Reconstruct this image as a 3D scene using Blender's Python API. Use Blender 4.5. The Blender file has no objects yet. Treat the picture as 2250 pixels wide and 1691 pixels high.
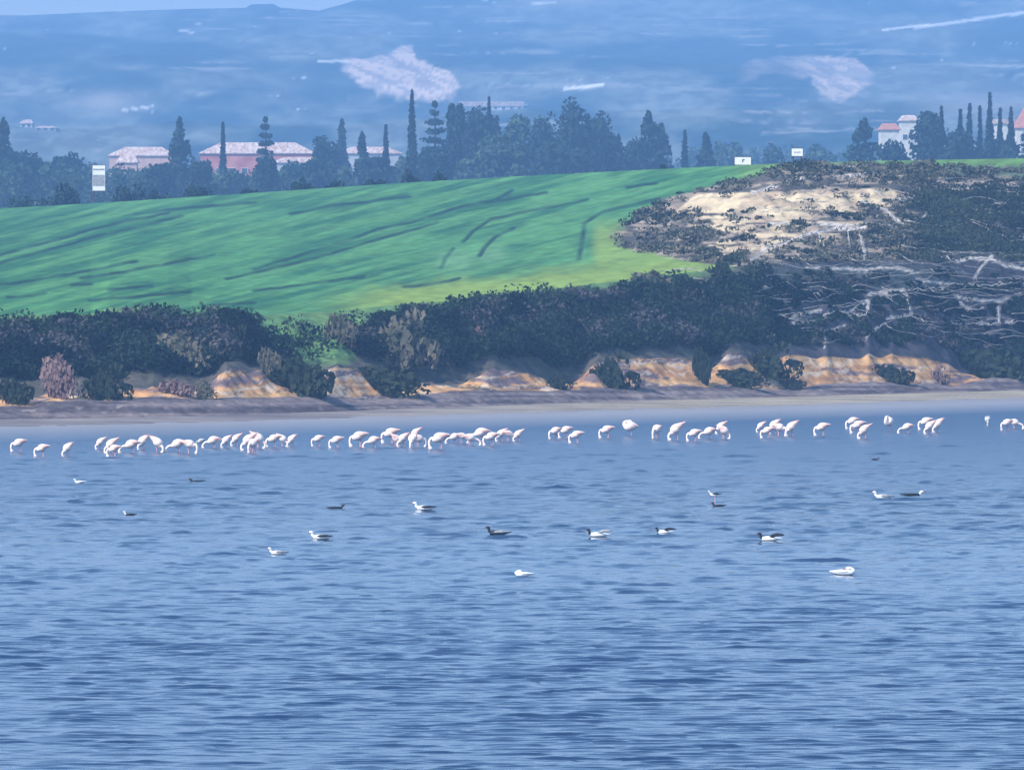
import bpy, bmesh, math, random
import numpy as np
from mathutils import Vector, Matrix

# ------------------------------------------------------------------ camera, sky, sun
sc = bpy.context.scene
F, H, YH, CX = 13500.0, 7.6, 620.0, 1125.0      # long lens: focal length in photo pixels, eye height, horizon row
cam_d = bpy.data.cameras.new('camera'); cam = bpy.data.objects.new('camera', cam_d)
sc.collection.objects.link(cam); sc.camera = cam
cam.location = (0, 0, H); cam.rotation_euler = (math.radians(90), 0, 0)
cam_d.sensor_width = 36.0; cam_d.lens = 36.0 * F / 2250.0
cam_d.shift_y = -(845.5 - YH) / 2250.0
cam_d.clip_start = 1.0; cam_d.clip_end = 20000.0

SUN_EL, SUN_AZ = math.radians(42), math.radians(-128)   # azimuth clockwise from +Y
sun_dir = Vector((math.sin(SUN_AZ) * math.cos(SUN_EL), math.cos(SUN_AZ) * math.cos(SUN_EL), math.sin(SUN_EL)))
w = bpy.data.worlds.new('World'); sc.world = w; w.use_nodes = True
wt = w.node_tree; bg = wt.nodes['Background']
sky = wt.nodes.new('ShaderNodeTexSky'); sky.sky_type = 'NISHITA'; sky.sun_disc = False
sky.sun_elevation = SUN_EL; sky.sun_rotation = SUN_AZ
sky.air_density = 1.3; sky.dust_density = 0.3; sky.ozone_density = 4.0
# thin pale cloud low over the horizon
wc_ = wt.nodes.new('ShaderNodeTexCoord'); ws = wt.nodes.new('ShaderNodeSeparateXYZ'); wt.links.new(wc_.outputs['Generated'], ws.inputs[0])
wr = wt.nodes.new('ShaderNodeValToRGB'); cr_ = wr.color_ramp
cr_.elements[0].position = 0.0; cr_.elements[0].color = (1, 1, 1, 1); cr_.elements[1].position = 0.24; cr_.elements[1].color = (0, 0, 0, 1)
e_ = cr_.elements.new(0.07); e_.color = (0.8, 0.8, 0.8, 1)
wm = wt.nodes.new('ShaderNodeMapping'); wm.inputs['Scale'].default_value = (3, 3, 22); wn = wt.nodes.new('ShaderNodeTexNoise')
wn.inputs['Scale'].default_value = 2.0; wn.inputs['Detail'].default_value = 6
wt.links.new(wc_.outputs['Generated'], wm.inputs[0]); wt.links.new(wm.outputs[0], wn.inputs[0]); wt.links.new(ws.outputs['Z'], wr.inputs[0])
wq = wt.nodes.new('ShaderNodeMapRange'); wq.inputs[1].default_value = 0.36; wq.inputs[2].default_value = 0.6; wt.links.new(wn.outputs[0], wq.inputs[0])
wx_ = wt.nodes.new('ShaderNodeMath'); wx_.operation = 'MULTIPLY'; wt.links.new(wr.outputs[0], wx_.inputs[0]); wt.links.new(wq.outputs[0], wx_.inputs[1])
wmix = wt.nodes.new('ShaderNodeMixRGB'); wmix.inputs[2].default_value = (4.6, 4.8, 5.6, 1)
wt.links.new(wx_.outputs[0], wmix.inputs[0]); wt.links.new(sky.outputs[0], wmix.inputs[1]); wt.links.new(wmix.outputs[0], bg.inputs[0]); bg.inputs[1].default_value = 0.14
sl = bpy.data.lights.new('sun', 'SUN'); sl.energy = 4.0; sl.angle = math.radians(0.5); sl.color = (1.0, 0.95, 0.87)
so = bpy.data.objects.new('sun', sl); sc.collection.objects.link(so)
so.rotation_euler = sun_dir.to_track_quat('Z', 'Y').to_euler()
sc.view_settings.view_transform = 'Standard'; sc.view_settings.look = 'None'
sc.view_settings.exposure = 0.78; sc.view_settings.gamma = 1.0
sc.cycles.volume_bounces = 0; sc.cycles.max_bounces = 5; sc.cycles.transparent_max_bounces = 8
sc.cycles.use_denoising = True

HAZE_DENSITY = 0.00046
HAZE_COLOR = (0.27, 0.54, 0.99, 1)

# ------------------------------------------------------------------ helpers
COL = sc.collection
R = random.Random(7)
NP = np.random.RandomState(5)

def tag(o, label=None, cat=None, group=None, kind=None):
    if label: o['label'] = label
    if cat: o['category'] = cat
    if group: o['group'] = group
    if kind: o['kind'] = kind
    return o

def empty(name, loc, rz=0.0, s=1.0):
    o = bpy.data.objects.new(name, None); COL.objects.link(o)
    o.location = loc; o.rotation_euler = (0, 0, rz); o.scale = (s, s, s)
    return o

def mesh_obj(name, verts, faces, mat, parent=None, smooth=False, colors=None):
    """verts (n,3) array, faces list or (m,k) array"""
    me = bpy.data.meshes.new(name)
    verts = np.asarray(verts, dtype=np.float32)
    if isinstance(faces, np.ndarray):
        m, k = faces.shape
        me.vertices.add(len(verts)); me.vertices.foreach_set('co', verts.ravel())
        me.loops.add(m * k); me.loops.foreach_set('vertex_index', faces.ravel().astype(np.int32))
        me.polygons.add(m); me.polygons.foreach_set('loop_start', np.arange(0, m * k, k, dtype=np.int32))
        me.polygons.foreach_set('loop_total', np.full(m, k, dtype=np.int32))
        me.update(calc_edges=True); me.validate()
    else:
        me.from_pydata([tuple(v) for v in verts], [], faces); me.update()
    if smooth: me.polygons.foreach_set('use_smooth', np.ones(len(me.polygons), dtype=bool))
    if colors is not None:
        a = me.color_attributes.new('Col', 'FLOAT_COLOR', 'POINT')
        c = np.ones((len(verts), 4), dtype=np.float32); c[:, :3] = colors
        a.data.foreach_set('color', c.ravel())
    if mat: me.materials.append(mat)
    o = bpy.data.objects.new(name, me); COL.objects.link(o)
    if parent: o.parent = parent
    return o

def grid_faces(nr, nc):
    i = np.arange(nr - 1)[:, None] * nc + np.arange(nc - 1)[None, :]
    i = i.ravel()
    return np.stack([i, i + 1, i + nc + 1, i + nc], axis=1)

def hsh(ix, iy, s):
    n = (ix.astype(np.int64) * 374761393 + iy.astype(np.int64) * 668265263 + s * 974711) & 0x7fffffff
    n = ((n ^ (n >> 13)) * 1274126177) & 0x7fffffff
    return ((n ^ (n >> 16)) & 0xffff) / 65535.0

def vn(x, y, s=0):
    x = np.asarray(x, float); y = np.asarray(y, float)
    ix, iy = np.floor(x), np.floor(y); fx, fy = x - ix, y - iy
    fx = fx * fx * (3 - 2 * fx); fy = fy * fy * (3 - 2 * fy)
    ix = ix.astype(np.int64); iy = iy.astype(np.int64)
    a = hsh(ix, iy, s); b = hsh(ix + 1, iy, s); c = hsh(ix, iy + 1, s); d = hsh(ix + 1, iy + 1, s)
    return (a * (1 - fx) + b * fx) * (1 - fy) + (c * (1 - fx) + d * fx) * fy

def fbm(x, y, s=0, oct=4, g=0.5):
    t = 0; a = 1.0; n = 0
    for k in range(oct):
        t = t + a * vn(np.asarray(x) * 2 ** k + 17.3 * k, np.asarray(y) * 2 ** k + 9.1 * k, s + k); n += a; a *= g
    return t / n

def sstep(a, b, x):
    t = np.clip((x - a) / (b - a), 0, 1); return t * t * (3 - 2 * t)

def lerp(a, b, t):
    t = np.asarray(t)[..., None]; return np.asarray(a) * (1 - t) + np.asarray(b) * t

def curve(pts):
    xs, ys = zip(*pts)
    return lambda p: np.interp(p, xs, ys)

def zat(py, d): return H - (py - YH) * d / F
def pyof(z, d): return YH + (H - z) * F / d
def wx(px, d): return (px - CX) * d / F

# ------------------------------------------------------------------ materials
def mat_new(name, color=(0.5, 0.5, 0.5), rough=0.8, spec=0.3):
    m = bpy.data.materials.new(name); m.use_nodes = True
    b = m.node_tree.nodes['Principled BSDF']
    b.inputs['Base Color'].default_value = (*color, 1); b.inputs['Roughness'].default_value = rough
    b.inputs['Specular IOR Level'].default_value = spec
    return m, m.node_tree, b

def mat_noise(name, c1, c2, scale=2.0, rough=0.85, spec=0.2, bump=0.0, stretch=(1, 1, 1), detail=4, coords='Object', lo=0.35, hi=0.65):
    m, t, b = mat_new(name, c1, rough, spec)
    N, L = t.nodes, t.links
    tc = N.new('ShaderNodeTexCoord'); mp = N.new('ShaderNodeMapping'); mp.inputs['Scale'].default_value = stretch
    no = N.new('ShaderNodeTexNoise'); no.inputs['Scale'].default_value = scale; no.inputs['Detail'].default_value = detail
    cr = N.new('ShaderNodeValToRGB')
    cr.color_ramp.elements[0].color = (*c1, 1); cr.color_ramp.elements[1].color = (*c2, 1)
    cr.color_ramp.elements[0].position = lo; cr.color_ramp.elements[1].position = hi
    L.new(tc.outputs[coords], mp.inputs[0]); L.new(mp.outputs[0], no.inputs[0]); L.new(no.outputs[0], cr.inputs[0])
    L.new(cr.outputs[0], b.inputs['Base Color'])
    if bump:
        bp = N.new('ShaderNodeBump'); bp.inputs['Strength'].default_value = bump; bp.inputs['Distance'].default_value = 0.1
        L.new(no.outputs[0], bp.inputs['Height']); L.new(bp.outputs[0], b.inputs['Normal'])
    return m

def mat_vcol(name, scale, amt, rough=0.95, bump=0.4, dist=0.1, stretch=(1, 1, 1)):
    """soil or grass whose pigment is the mesh's own colour, broken up by fine noise"""
    m, t, b = mat_new(name, (0.3, 0.3, 0.3), rough, 0.1)
    N, L = t.nodes, t.links
    at = N.new('ShaderNodeAttribute'); at.attribute_name = 'Col'
    tc = N.new('ShaderNodeTexCoord'); mp = N.new('ShaderNodeMapping'); mp.inputs['Scale'].default_value = stretch
    no = N.new('ShaderNodeTexNoise'); no.inputs['Scale'].default_value = scale; no.inputs['Detail'].default_value = 5
    mr = N.new('ShaderNodeMapRange'); mr.inputs[1].default_value = 0.3; mr.inputs[2].default_value = 0.7
    mr.inputs[3].default_value = 1 - amt; mr.inputs[4].default_value = 1 + amt
    mx = N.new('ShaderNodeVectorMath'); mx.operation = 'SCALE'
    L.new(tc.outputs['Object'], mp.inputs[0]); L.new(mp.outputs[0], no.inputs[0]); L.new(no.outputs[0], mr.inputs[0])
    L.new(at.outputs['Color'], mx.inputs[0]); L.new(mr.outputs[0], mx.inputs['Scale']); L.new(mx.outputs[0], b.inputs['Base Color'])
    bp = N.new('ShaderNodeBump'); bp.inputs['Strength'].default_value = bump; bp.inputs['Distance'].default_value = dist
    L.new(no.outputs[0], bp.inputs['Height']); L.new(bp.outputs[0], b.inputs['Normal'])
    return m

def leaf_mat(name, c1, c2, scale=0.6):
    m = mat_noise(name, c1, c2, scale=scale, rough=0.8, spec=0.15, coords='Object', detail=3)
    return m

M = {}
M['soil'] = mat_vcol('soil', 1.5, 0.35, bump=0.6, dist=0.15)
M['sand'] = mat_vcol('wet_sand', 0.4, 0.12, rough=0.6, bump=0.2, dist=0.03, stretch=(1, 0.3, 1))
M['grass'] = mat_vcol('young_wheat', 0.9, 0.22, bump=0.5, dist=0.2, stretch=(1, 0.35, 1))
M['mountain'] = mat_vcol('mountain_slope', 0.02, 0.18, bump=0.0, dist=2.0)
M['scrub'] = leaf_mat('scrub_leaves', (0.004, 0.010, 0.008), (0.048, 0.062, 0.034), 0.22)
M['scrub_mass'] = mat_vcol('scrub_mass_leaves', 1.2, 0.3, bump=0.0)
M['scrub_pale'] = leaf_mat('scrub_pale_leaves', (0.07, 0.075, 0.05), (0.17, 0.15, 0.11), 0.8)
M['twig'] = mat_noise('bare_twigs', (0.14, 0.085, 0.09), (0.26, 0.17, 0.16), 2.0)
M['leaf_a'] = leaf_mat('tree_leaves_dark', (0.006, 0.020, 0.018), (0.022, 0.050, 0.034), 0.3)
M['leaf_b'] = leaf_mat('tree_leaves_green', (0.022, 0.050, 0.030), (0.060, 0.100, 0.055), 0.3)
M['leaf_c'] = leaf_mat('cypress_leaves', (0.006, 0.016, 0.012), (0.018, 0.036, 0.022), 0.5)
M['bark'] = mat_noise('bark', (0.05, 0.035, 0.025), (0.12, 0.09, 0.07), 3.0)
M['stem'] = mat_noise('dry_stems', (0.26, 0.23, 0.21), (0.54, 0.49, 0.44), 3.0)
M['white'] = mat_noise('white_feathers', (0.84, 0.66, 0.61), (0.93, 0.80, 0.75), 9.0, rough=0.7)
M['pink'] = mat_noise('pink_wing', (0.80, 0.42, 0.34), (0.90, 0.60, 0.52), 10.0, rough=0.7)
M['leg'] = mat_noise('pink_leg', (0.70, 0.30, 0.32), (0.80, 0.42, 0.42), 20.0, rough=0.5)
M['grey_f'] = mat_noise('grey_feathers', (0.34, 0.33, 0.33), (0.62, 0.60, 0.58), 9.0, rough=0.8)
M['black'] = mat_noise('black_feathers', (0.012, 0.014, 0.016), (0.035, 0.035, 0.04), 12.0, rough=0.5)
M['brown'] = mat_noise('brown_feathers', (0.05, 0.035, 0.03), (0.12, 0.08, 0.06), 12.0, rough=0.7)
M['duckwhite'] = mat_noise('duck_white', (0.80, 0.80, 0.80), (0.92, 0.92, 0.92), 9.0, rough=0.6)
M['duckgrey'] = mat_noise('duck_grey', (0.22, 0.23, 0.25), (0.40, 0.41, 0.42), 9.0, rough=0.7)
M['bill'] = mat_noise('bill_horn', (0.30, 0.06, 0.04), (0.42, 0.10, 0.06), 20.0, rough=0.4)

def water_mat():
    m, t, b = mat_new('lake_water', (0.03, 0.10, 0.22), 0.09, 0.5)
    N, L = t.nodes, t.links
    b.inputs['IOR'].default_value = 1.33
    at = N.new('ShaderNodeAttribute'); at.attribute_name = 'Col'
    L.new(at.outputs['Color'], b.inputs['Base Color'])
    tc = N.new('ShaderNodeTexCoord')
    prev = None
    for sc_, st, d_ in ((1.2, (0.5, 1, 1), 0.006), (4.0, (0.5, 1, 1), 0.004)):
        mp = N.new('ShaderNodeMapping'); mp.inputs['Scale'].default_value = st
        no = N.new('ShaderNodeTexNoise'); no.inputs['Scale'].default_value = sc_; no.inputs['Detail'].default_value = 3
        bp = N.new('ShaderNodeBump'); bp.inputs['Strength'].default_value = 0.7; bp.inputs['Distance'].default_value = d_
        L.new(tc.outputs['Object'], mp.inputs[0]); L.new(mp.outputs[0], no.inputs[0]); L.new(no.outputs[0], bp.inputs['Height'])
        if prev: L.new(prev.outputs[0], bp.inputs['Normal'])
        prev = bp
    L.new(prev.outputs[0], b.inputs['Normal'])
    sp = N.new('ShaderNodeSeparateXYZ'); L.new(tc.outputs['Object'], sp.inputs[0])      # ripples too small to mesh, far out
    mr = N.new('ShaderNodeMapRange'); mr.inputs[1].default_value = 170; mr.inputs[2].default_value = 330; mr.inputs[3].default_value = 0.06; mr.inputs[4].default_value = 0.34
    L.new(sp.outputs['Y'], mr.inputs[0]); L.new(mr.outputs[0], b.inputs['Roughness'])
    return m
M['water'] = water_mat()

# ------------------------------------------------------------------ terrain profile
c_wl = curve([(-1500, 960), (0, 945), (300, 938), (700, 925), (1100, 914), (1500, 903), (1900, 890), (2250, 878), (3750, 850)])
c_mud = curve([(-1500, 925), (0, 919), (60, 924), (130, 927), (300, 918), (420, 914), (500, 908), (700, 906), (740, 906), (900, 900), (1100, 888), (1300, 883), (1500, 878), (1750, 872), (2000, 863), (2250, 856), (3750, 830)])
c_mudtop = curve([(-1500, 905), (0, 896), (70, 896), (95, 886), (150, 884), (260, 884), (330, 874), (450, 880), (560, 878), (640, 874), (720, 872), (800, 882), (900, 872), (1000, 861), (1080, 860), (1200, 862), (1300, 858), (1400, 853), (1500, 850), (1650, 855), (1750, 858), (1800, 846), (1900, 842), (2050, 846), (2100, 848), (2180, 832), (2250, 836), (3750, 815)])
c_blufftop = curve([(-1500, 860), (0, 862), (75, 872), (110, 860), (170, 864), (260, 868), (290, 852), (350, 846), (430, 850), (470, 830), (495, 806), (560, 810), (620, 822), (700, 812), (740, 796), (800, 806), (880, 826), (960, 838), (1040, 828), (1070, 806), (1160, 812), (1215, 838), (1260, 836), (1300, 800), (1350, 782), (1440, 782), (1530, 788), (1560, 800), (1600, 774), (1700, 778), (1780, 776), (2000, 776), (2060, 790), (2120, 806), (2160, 830), (2250, 832), (3750, 812)])
c_scrub = curve([(-1500, 705), (0, 694), (200, 690), (240, 675), (370, 678), (420, 692), (600, 690), (760, 682), (880, 668), (1000, 660), (1100, 648), (1250, 630), (1400, 612), (1550, 594), (1650, 580), (1800, 576), (2250, 572), (3750, 560)])
c_crest = curve([(-1500, 480), (0, 458), (250, 444), (600, 421), (900, 401), (1200, 384), (1500, 369), (1700, 360), (1900, 354), (2250, 348), (3750, 340)])
c_dcrest = curve([(-1500, 650), (0, 620), (1100, 590), (1400, 550), (1700, 500), (1900, 500), (2250, 505), (3750, 520)])

def smooth_c(c, s=0):
    return c

def profile(px):
    """lists of control depths and heights (arrays over px)"""
    px = np.asarray(px, float)
    jit = (fbm(px / 60.0, px * 0, 3) - 0.5)
    dW = H * F / (sum(c_wl(px + o) for o in np.arange(-300, 301, 60.0)) / 11.0 - 5 + 3 * (fbm(px / 160.0, px * 0, 8) - 0.5) - YH)
    zm = 0.14
    dM = (H - zm) * F / (sum(c_mud(px + o) for o in np.arange(-360, 361, 40.0)) / 19.0 - YH)
    D = [dW - 20, dW]
    Z = [np.full_like(px, -0.5), np.zeros_like(px)]
    D.append(dM); Z.append(np.full_like(px, zm))
    d3 = dM + 3.5; D.append(d3); Z.append(zat(c_mudtop(px) + 6 * jit, d3))
    d4 = d3 + 1.5; D.append(d4); Z.append(Z[-1] + 0.06)
    d5 = d4 + 3.5; D.append(d5); Z.append(np.maximum(zat(c_blufftop(px) + 8 * jit + 12 * np.abs(2 * vn(px / 46.0, px * 0, 12) - 1), d5), Z[-1] + 0.15))
    d6 = d5 + 15; D.append(d6); Z.append(zat(c_scrub(px), d6))
    dc = c_dcrest(px); D.append(dc); Z.append(zat(c_crest(px), dc))
    d8 = dc + 50; D.append(d8); Z.append(Z[-1] - 1.6)
    D.append(np.full_like(px, 850.0)); Z.append(np.minimum(Z[-1] + 1.5, 17.5 + px * 0))
    D.append(np.full_like(px, 1300.0)); Z.append(np.full_like(px, 19.0))
    D.append(np.full_like(px, 1750.0)); Z.append(np.full_like(px, 22.0))
    return D, Z

def disp(px, d, seg):
    """bumps of the ground in metres; px,d arrays"""
    x = wx(px, d)
    if seg <= 1: return (fbm(x / 3.0, d / 3.0, 21) - 0.5) * 0.03
    if seg in (2, 3): return (fbm(x / 1.2, d / 1.0, 22) - 0.5) * 0.28
    if seg == 4: return (fbm(x / 1.6 + d * 0.9, d / 0.7 + x * 0.15, 23) - 0.5) * 0.55
    if seg == 5: return (fbm(x / 2.2, d / 2.2, 24) - 0.5) * 0.9
    return 0 * x

def base_z(px, d):
    px = np.asarray(px, float); d = np.asarray(d, float)
    D, Z = profile(px)
    z = np.array(Z[0], float) + 0 * d
    for k in range(len(D) - 1):
        t = (d - D[k]) / (D[k + 1] - D[k]); inside = d >= D[k]
        z = np.where(inside, Z[k] + (Z[k + 1] - Z[k]) * np.clip(t, 0, 1), z)
    return z

def rock_mask(px, py):
    """1 inside the eroded rocky hillside on the right"""
    left = np.interp(py, [360, 372, 400, 440, 480, 540, 570, 590], [1760, 1700, 1600, 1450, 1370, 1345, 1480, 1640])
    n = (fbm(px / 60, py / 30, 51) - 0.5) * 60
    return sstep(-15, 25, px - left + n) * sstep(354, 366, py - (px - 1900) * 0.02 * (px > 1900))

TRACKS = [
 [(-60, 575), (0, 560), (100, 533), (200, 505), (280, 485), (370, 468)], [(-60, 592), (0, 578), (100, 552), (190, 525), (300, 498), (400, 475)],
 [(500, 612), (620, 585), (700, 565), (800, 535), (880, 513), (960, 490)], [(560, 592), (700, 548), (790, 520), (830, 503), (896, 491), (930, 480)],
 [(945, 476), (1010, 455), (1090, 440), (1125, 418)], [(1020, 530), (1040, 508), (1080, 482), (1130, 470), (1200, 457), (1290, 440)],
 [(1055, 562), (1065, 545), (1090, 520), (1130, 500)], [(970, 588), (980, 565), (996, 545)], [(1272, 568), (1280, 530), (1285, 490), (1330, 463), (1450, 437)],
 [(-60, 634), (0, 626), (60, 618), (140, 606), (300, 575)], [(20, 652), (70, 650), (100, 644)], [(160, 627), (200, 624)], [(240, 638), (290, 632), (335, 628)],
 [(180, 612), (280, 597), (350, 583), (470, 560)], [(480, 669), (560, 665)], [(890, 630), (950, 624), (1010, 612)], [(1060, 448), (1120, 436), (1200, 424)], [(1380, 412), (1440, 402)],
 [(200, 660), (300, 652), (420, 640)], [(560, 640), (680, 625), (800, 608)], [(300, 470), (420, 455), (560, 446)], [(640, 470), (760, 448), (900, 432)],
]
def track_mask(px, py, width=3.4):
    m = np.zeros_like(px)
    wob = (fbm(px / 40, py / 40, 61) - 0.5) * 5
    for tr in TRACKS:
        for (x0, y0), (x1, y1) in zip(tr[:-1], tr[1:]):
            sel = (px > min(x0, x1) - 12) & (px < max(x0, x1) + 12)
            if not sel.any(): continue
            dx, dy = x1 - x0, y1 - y0
            t = np.clip(((px - x0) * dx + (py - y0) * dy) / (dx * dx + dy * dy), 0, 1)
            dist = np.hypot((px - x0 - t * dx) * 0.6, py - y0 - t * dy + wob)
            m = np.maximum(m, np.where(sel, 1 - sstep(width * 0.5, width * 1.4, dist), 0))
    return m * (0.5 + 0.35 * sstep(0.3, 0.6, fbm(px / 50, py / 15, 62)))

LEDGES = [[(1650,240),(1800,205),(1950,190),(2200,185)], [(1950,440),(2020,410),(2100,435),(2212,440)], [(1790,540),(1870,570),(1930,550),(2050,560),(2120,590),(2212,610)],
 [(1660,660),(1800,680),(1900,690),(2000,690),(2212,680)], [(1420,740),(1500,720),(1640,715),(1800,712)], [(1850,750),(2000,770),(2100,770),(2200,740)],
 [(1510,860),(1600,850),(1700,870),(1800,885),(2000,890),(2130,880),(2212,880)], [(1430,745),(1500,740),(1610,745),(1640,850)], [(740,850),(830,780),(870,690),(1000,680),(1100,720),(1170,740)],
 [(1010,885),(1100,885),(1170,855),(1250,820),(1310,830),(1410,770)], [(1190,1000),(1195,930),(1290,900)], [(900,375),(1200,378),(1400,385),(1530,380),(1690,355),(1715,320)],
 [(820,560),(900,500),(1050,450),(1200,405),(1400,395)], [(1160,430),(1190,490)], [(1370,430),(1390,500),(1400,560)], [(1310,410),(1320,480)],
 [(1640,620),(1560,600),(1400,610),(1100,600)], [(1230,140),(1330,135),(1500,100)], [(820,220),(950,180),(1100,130)], [(1960,650),(1990,600),(2050,540)],
 [(1310,840),(1400,850),(1420,775)], [(1030,850),(1100,828),(1170,820)], [(2080,800),(2085,880)], [(1880,780),(1930,815),(2000,810)], [(560,690),(700,690),(820,685)], [(1410,950),(1440,920),(1500,890)],
 [(1550,250),(1650,240)], [(1380,260),(1500,300),(1590,380)]]
LEDGES = [[(1300 + x * 0.4295, 330 + y * 0.4295) for x, y in l] for l in LEDGES]
def line_mask(px, py, lines, width):
    m = np.zeros_like(px)
    wob = (fbm(px / 14, py / 14, 63) - 0.5) * 8
    for tr in lines:
        for (x0, y0), (x1, y1) in zip(tr[:-1], tr[1:]):
            dx, dy = x1 - x0, y1 - y0
            t = np.clip(((px - x0) * dx + (py - y0) * dy) / (dx * dx + dy * dy + 1e-6), 0, 1)
            dist = np.hypot(px - x0 - t * dx, py - y0 - t * dy + wob)
            m = np.maximum(m, 1 - sstep(width * 0.5, width * 1.2, dist))
    return m

def pale_mask(px, py):
    """bare pale earth inside the rocky hillside"""
    core = np.exp(-(((px - 1690) / 220) ** 4 + ((py - 505 - (px - 1690) * -0.06) / 62) ** 4))
    n = fbm(px / 70, py / 7, 71); n2 = fbm(px / 16, py / 8, 72)
    band = np.exp(-((py - 441 + (px - 1750) * 0.03) / 22) ** 4) * sstep(1500, 1530, px + (py - 440) * 1.2) * (1 - sstep(1930, 2000, px))
    a = sstep(0.455, 0.52, n * 0.75 + n2 * 0.25 + (core - 1) * 0.3)
    b = sstep(0.3, 0.5, band - sstep(0.56, 0.7, n2) * 0.7 * sstep(1600, 1700, px))
    return np.clip(np.maximum(a, b), 0, 1)

def albedo(px, py, d, seg):
    x = wx(px, d)
    n1 = fbm(x / 2.5, d / 2.5, 31); n2 = fbm(x / 0.5, d / 0.6, 32)
    if seg <= 1:
        t = sstep(0.35, 0.7, fbm(x / 6, d / 1.5, 33))
        return lerp(lerp((0.15, 0.125, 0.12), (0.25, 0.21, 0.19), t), lerp((0.24, 0.20, 0.15), (0.38, 0.32, 0.23), t), sstep(500, 1700, px))
    if seg in (2, 3):
        strata = fbm(x / 6.0, py / 5.0, 34)
        c = lerp((0.085, 0.068, 0.075), (0.20, 0.16, 0.155), sstep(0.35, 0.7, strata))
        return lerp(c, (0.30, 0.26, 0.23), sstep(0.66, 0.8, n2) * 0.6)
    if seg == 4:
        strata = fbm(x / 5.0, py / 6.0, 35)
        c = lerp((0.40, 0.20, 0.085), (0.56, 0.33, 0.15), sstep(0.3, 0.7, strata))
        wv = fbm(px / 50, py / 20, 38) * 40
        c = lerp(c, (0.17, 0.12, 0.12), sstep(0.55, 0.60, fbm((px + wv) / 85, (py + wv * 0.6) / 9, 36)))
        c = lerp(c, (0.62, 0.50, 0.38), sstep(0.60, 0.66, fbm((px - wv) / 70, (py + wv) / 6, 37)) * 0.7)
        tp = c_blufftop(px) + 0 + (fbm(px / 75, py / 9, 39) - 0.45) * 36
        return lerp((0.07, 0.06, 0.06), c, sstep(-3, 4, py - tp))
    if seg == 5:
        soil = lerp((0.06, 0.06, 0.045), (0.10, 0.085, 0.075), n2)
        grass = lerp((0.07, 0.17, 0.07), (0.15, 0.24, 0.07), n1)
        gp = sstep(505, 560, px - (py - 700) * 0.55) * (1 - sstep(790, 850, px + (py - 740) * 0.9)) * (1 - sstep(785, 815, py))
        c = lerp(soil, grass, gp)
        gr = sstep(1640, 1700, px) * (1 - sstep(2050, 2150, px)) * np.exp(-((py - 610) / 28) ** 2)
        c = lerp(c, (0.055, 0.05, 0.06), sstep(1600, 1750, px)); c = lerp(c, (0.08, 0.11, 0.08), gr * 0.4)
        yl = (1 - sstep(0, 26, py - c_scrub(px))) * (1 - sstep(1560, 1640, px))
        c = lerp(c, grass, yl)
        lm = line_mask(px, py, LEDGES, 3.4)
        return lerp(c, (0.50, 0.45, 0.40), lm)
    # field and rocky hill
    fn = fbm(px / 110, (py + px * 0.25) / 8, 41); fn2 = fbm(px / 260, py / 60, 42)
    g = lerp((0.028, 0.130, 0.052), (0.085, 0.240, 0.078), sstep(0.3, 0.7, fn))
    g = lerp(g, (0.085, 0.26, 0.085), sstep(0.45, 0.75, fn2) * 0.6)
    dl = c_scrub(px) - py
    yel = (1 - sstep(20, 60, dl + (fbm(px / 50, py / 20, 43) - 0.5) * 30)) * sstep(650, 900, px)
    yel = np.maximum(yel, sstep(1290, 1320, px) * sstep(470, 520, py) * 0.8)
    yel = np.maximum(yel, sstep(1560, 1680, px) * (1 - sstep(390, 410, py)) * 0.4)
    g = g * (0.72 + 0.34 * fbm(px / 45, (py + px * 0.24) / 2.6, 49, 2))[..., None]
    g = g * (1 - 0.12 * sstep(0.60, 0.70, fbm(px / 80, (py + px * 0.2) / 5, 47)))[..., None]
    g = lerp(g, (0.24, 0.31, 0.05), yel * 0.75)
    cut = np.exp(-(((px - 1000) / 45) ** 2 + ((py - 572) / 22) ** 2)) + np.exp(-(((px - 1085) / 30) ** 2 + ((py - 560) / 20) ** 2))
    g = lerp(g, (0.13, 0.27, 0.12), np.clip(cut, 0, 1) * 0.7)
    g = lerp(g, (0.008, 0.035, 0.032), track_mask(px, py))
    rm = rock_mask(px, py)
    r = lerp((0.075, 0.065, 0.055), (0.30, 0.235, 0.175), sstep(0.44, 0.62, fbm(px / 55, py / 6, 44)))
    r = lerp(r, (0.09, 0.13, 0.08), sstep(1950, 2100, px) * (1 - sstep(380, 400, py)) * 0.8)
    r = lerp(r, lerp((0.40, 0.30, 0.20), (0.56, 0.44, 0.28), sstep(0.35, 0.6, fbm(px / 40, py / 14, 48))), pale_mask(px, py))
    dark = sstep(1960, 2030, px + (fbm(px / 60, py / 40, 45) - 0.5) * 90) * sstep(405, 425, py)
    r = lerp(r, (0.05, 0.05, 0.045), dark)
    r = lerp(r, (0.50, 0.45, 0.40), line_mask(px, py, LEDGES, 3.4))
    return lerp(g, r, rm)

fine = np.concatenate([np.arange(-1500, -100, 60.0), np.arange(-100, 2350, 4.0), np.arange(2350, 3751, 60.0)])

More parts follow.
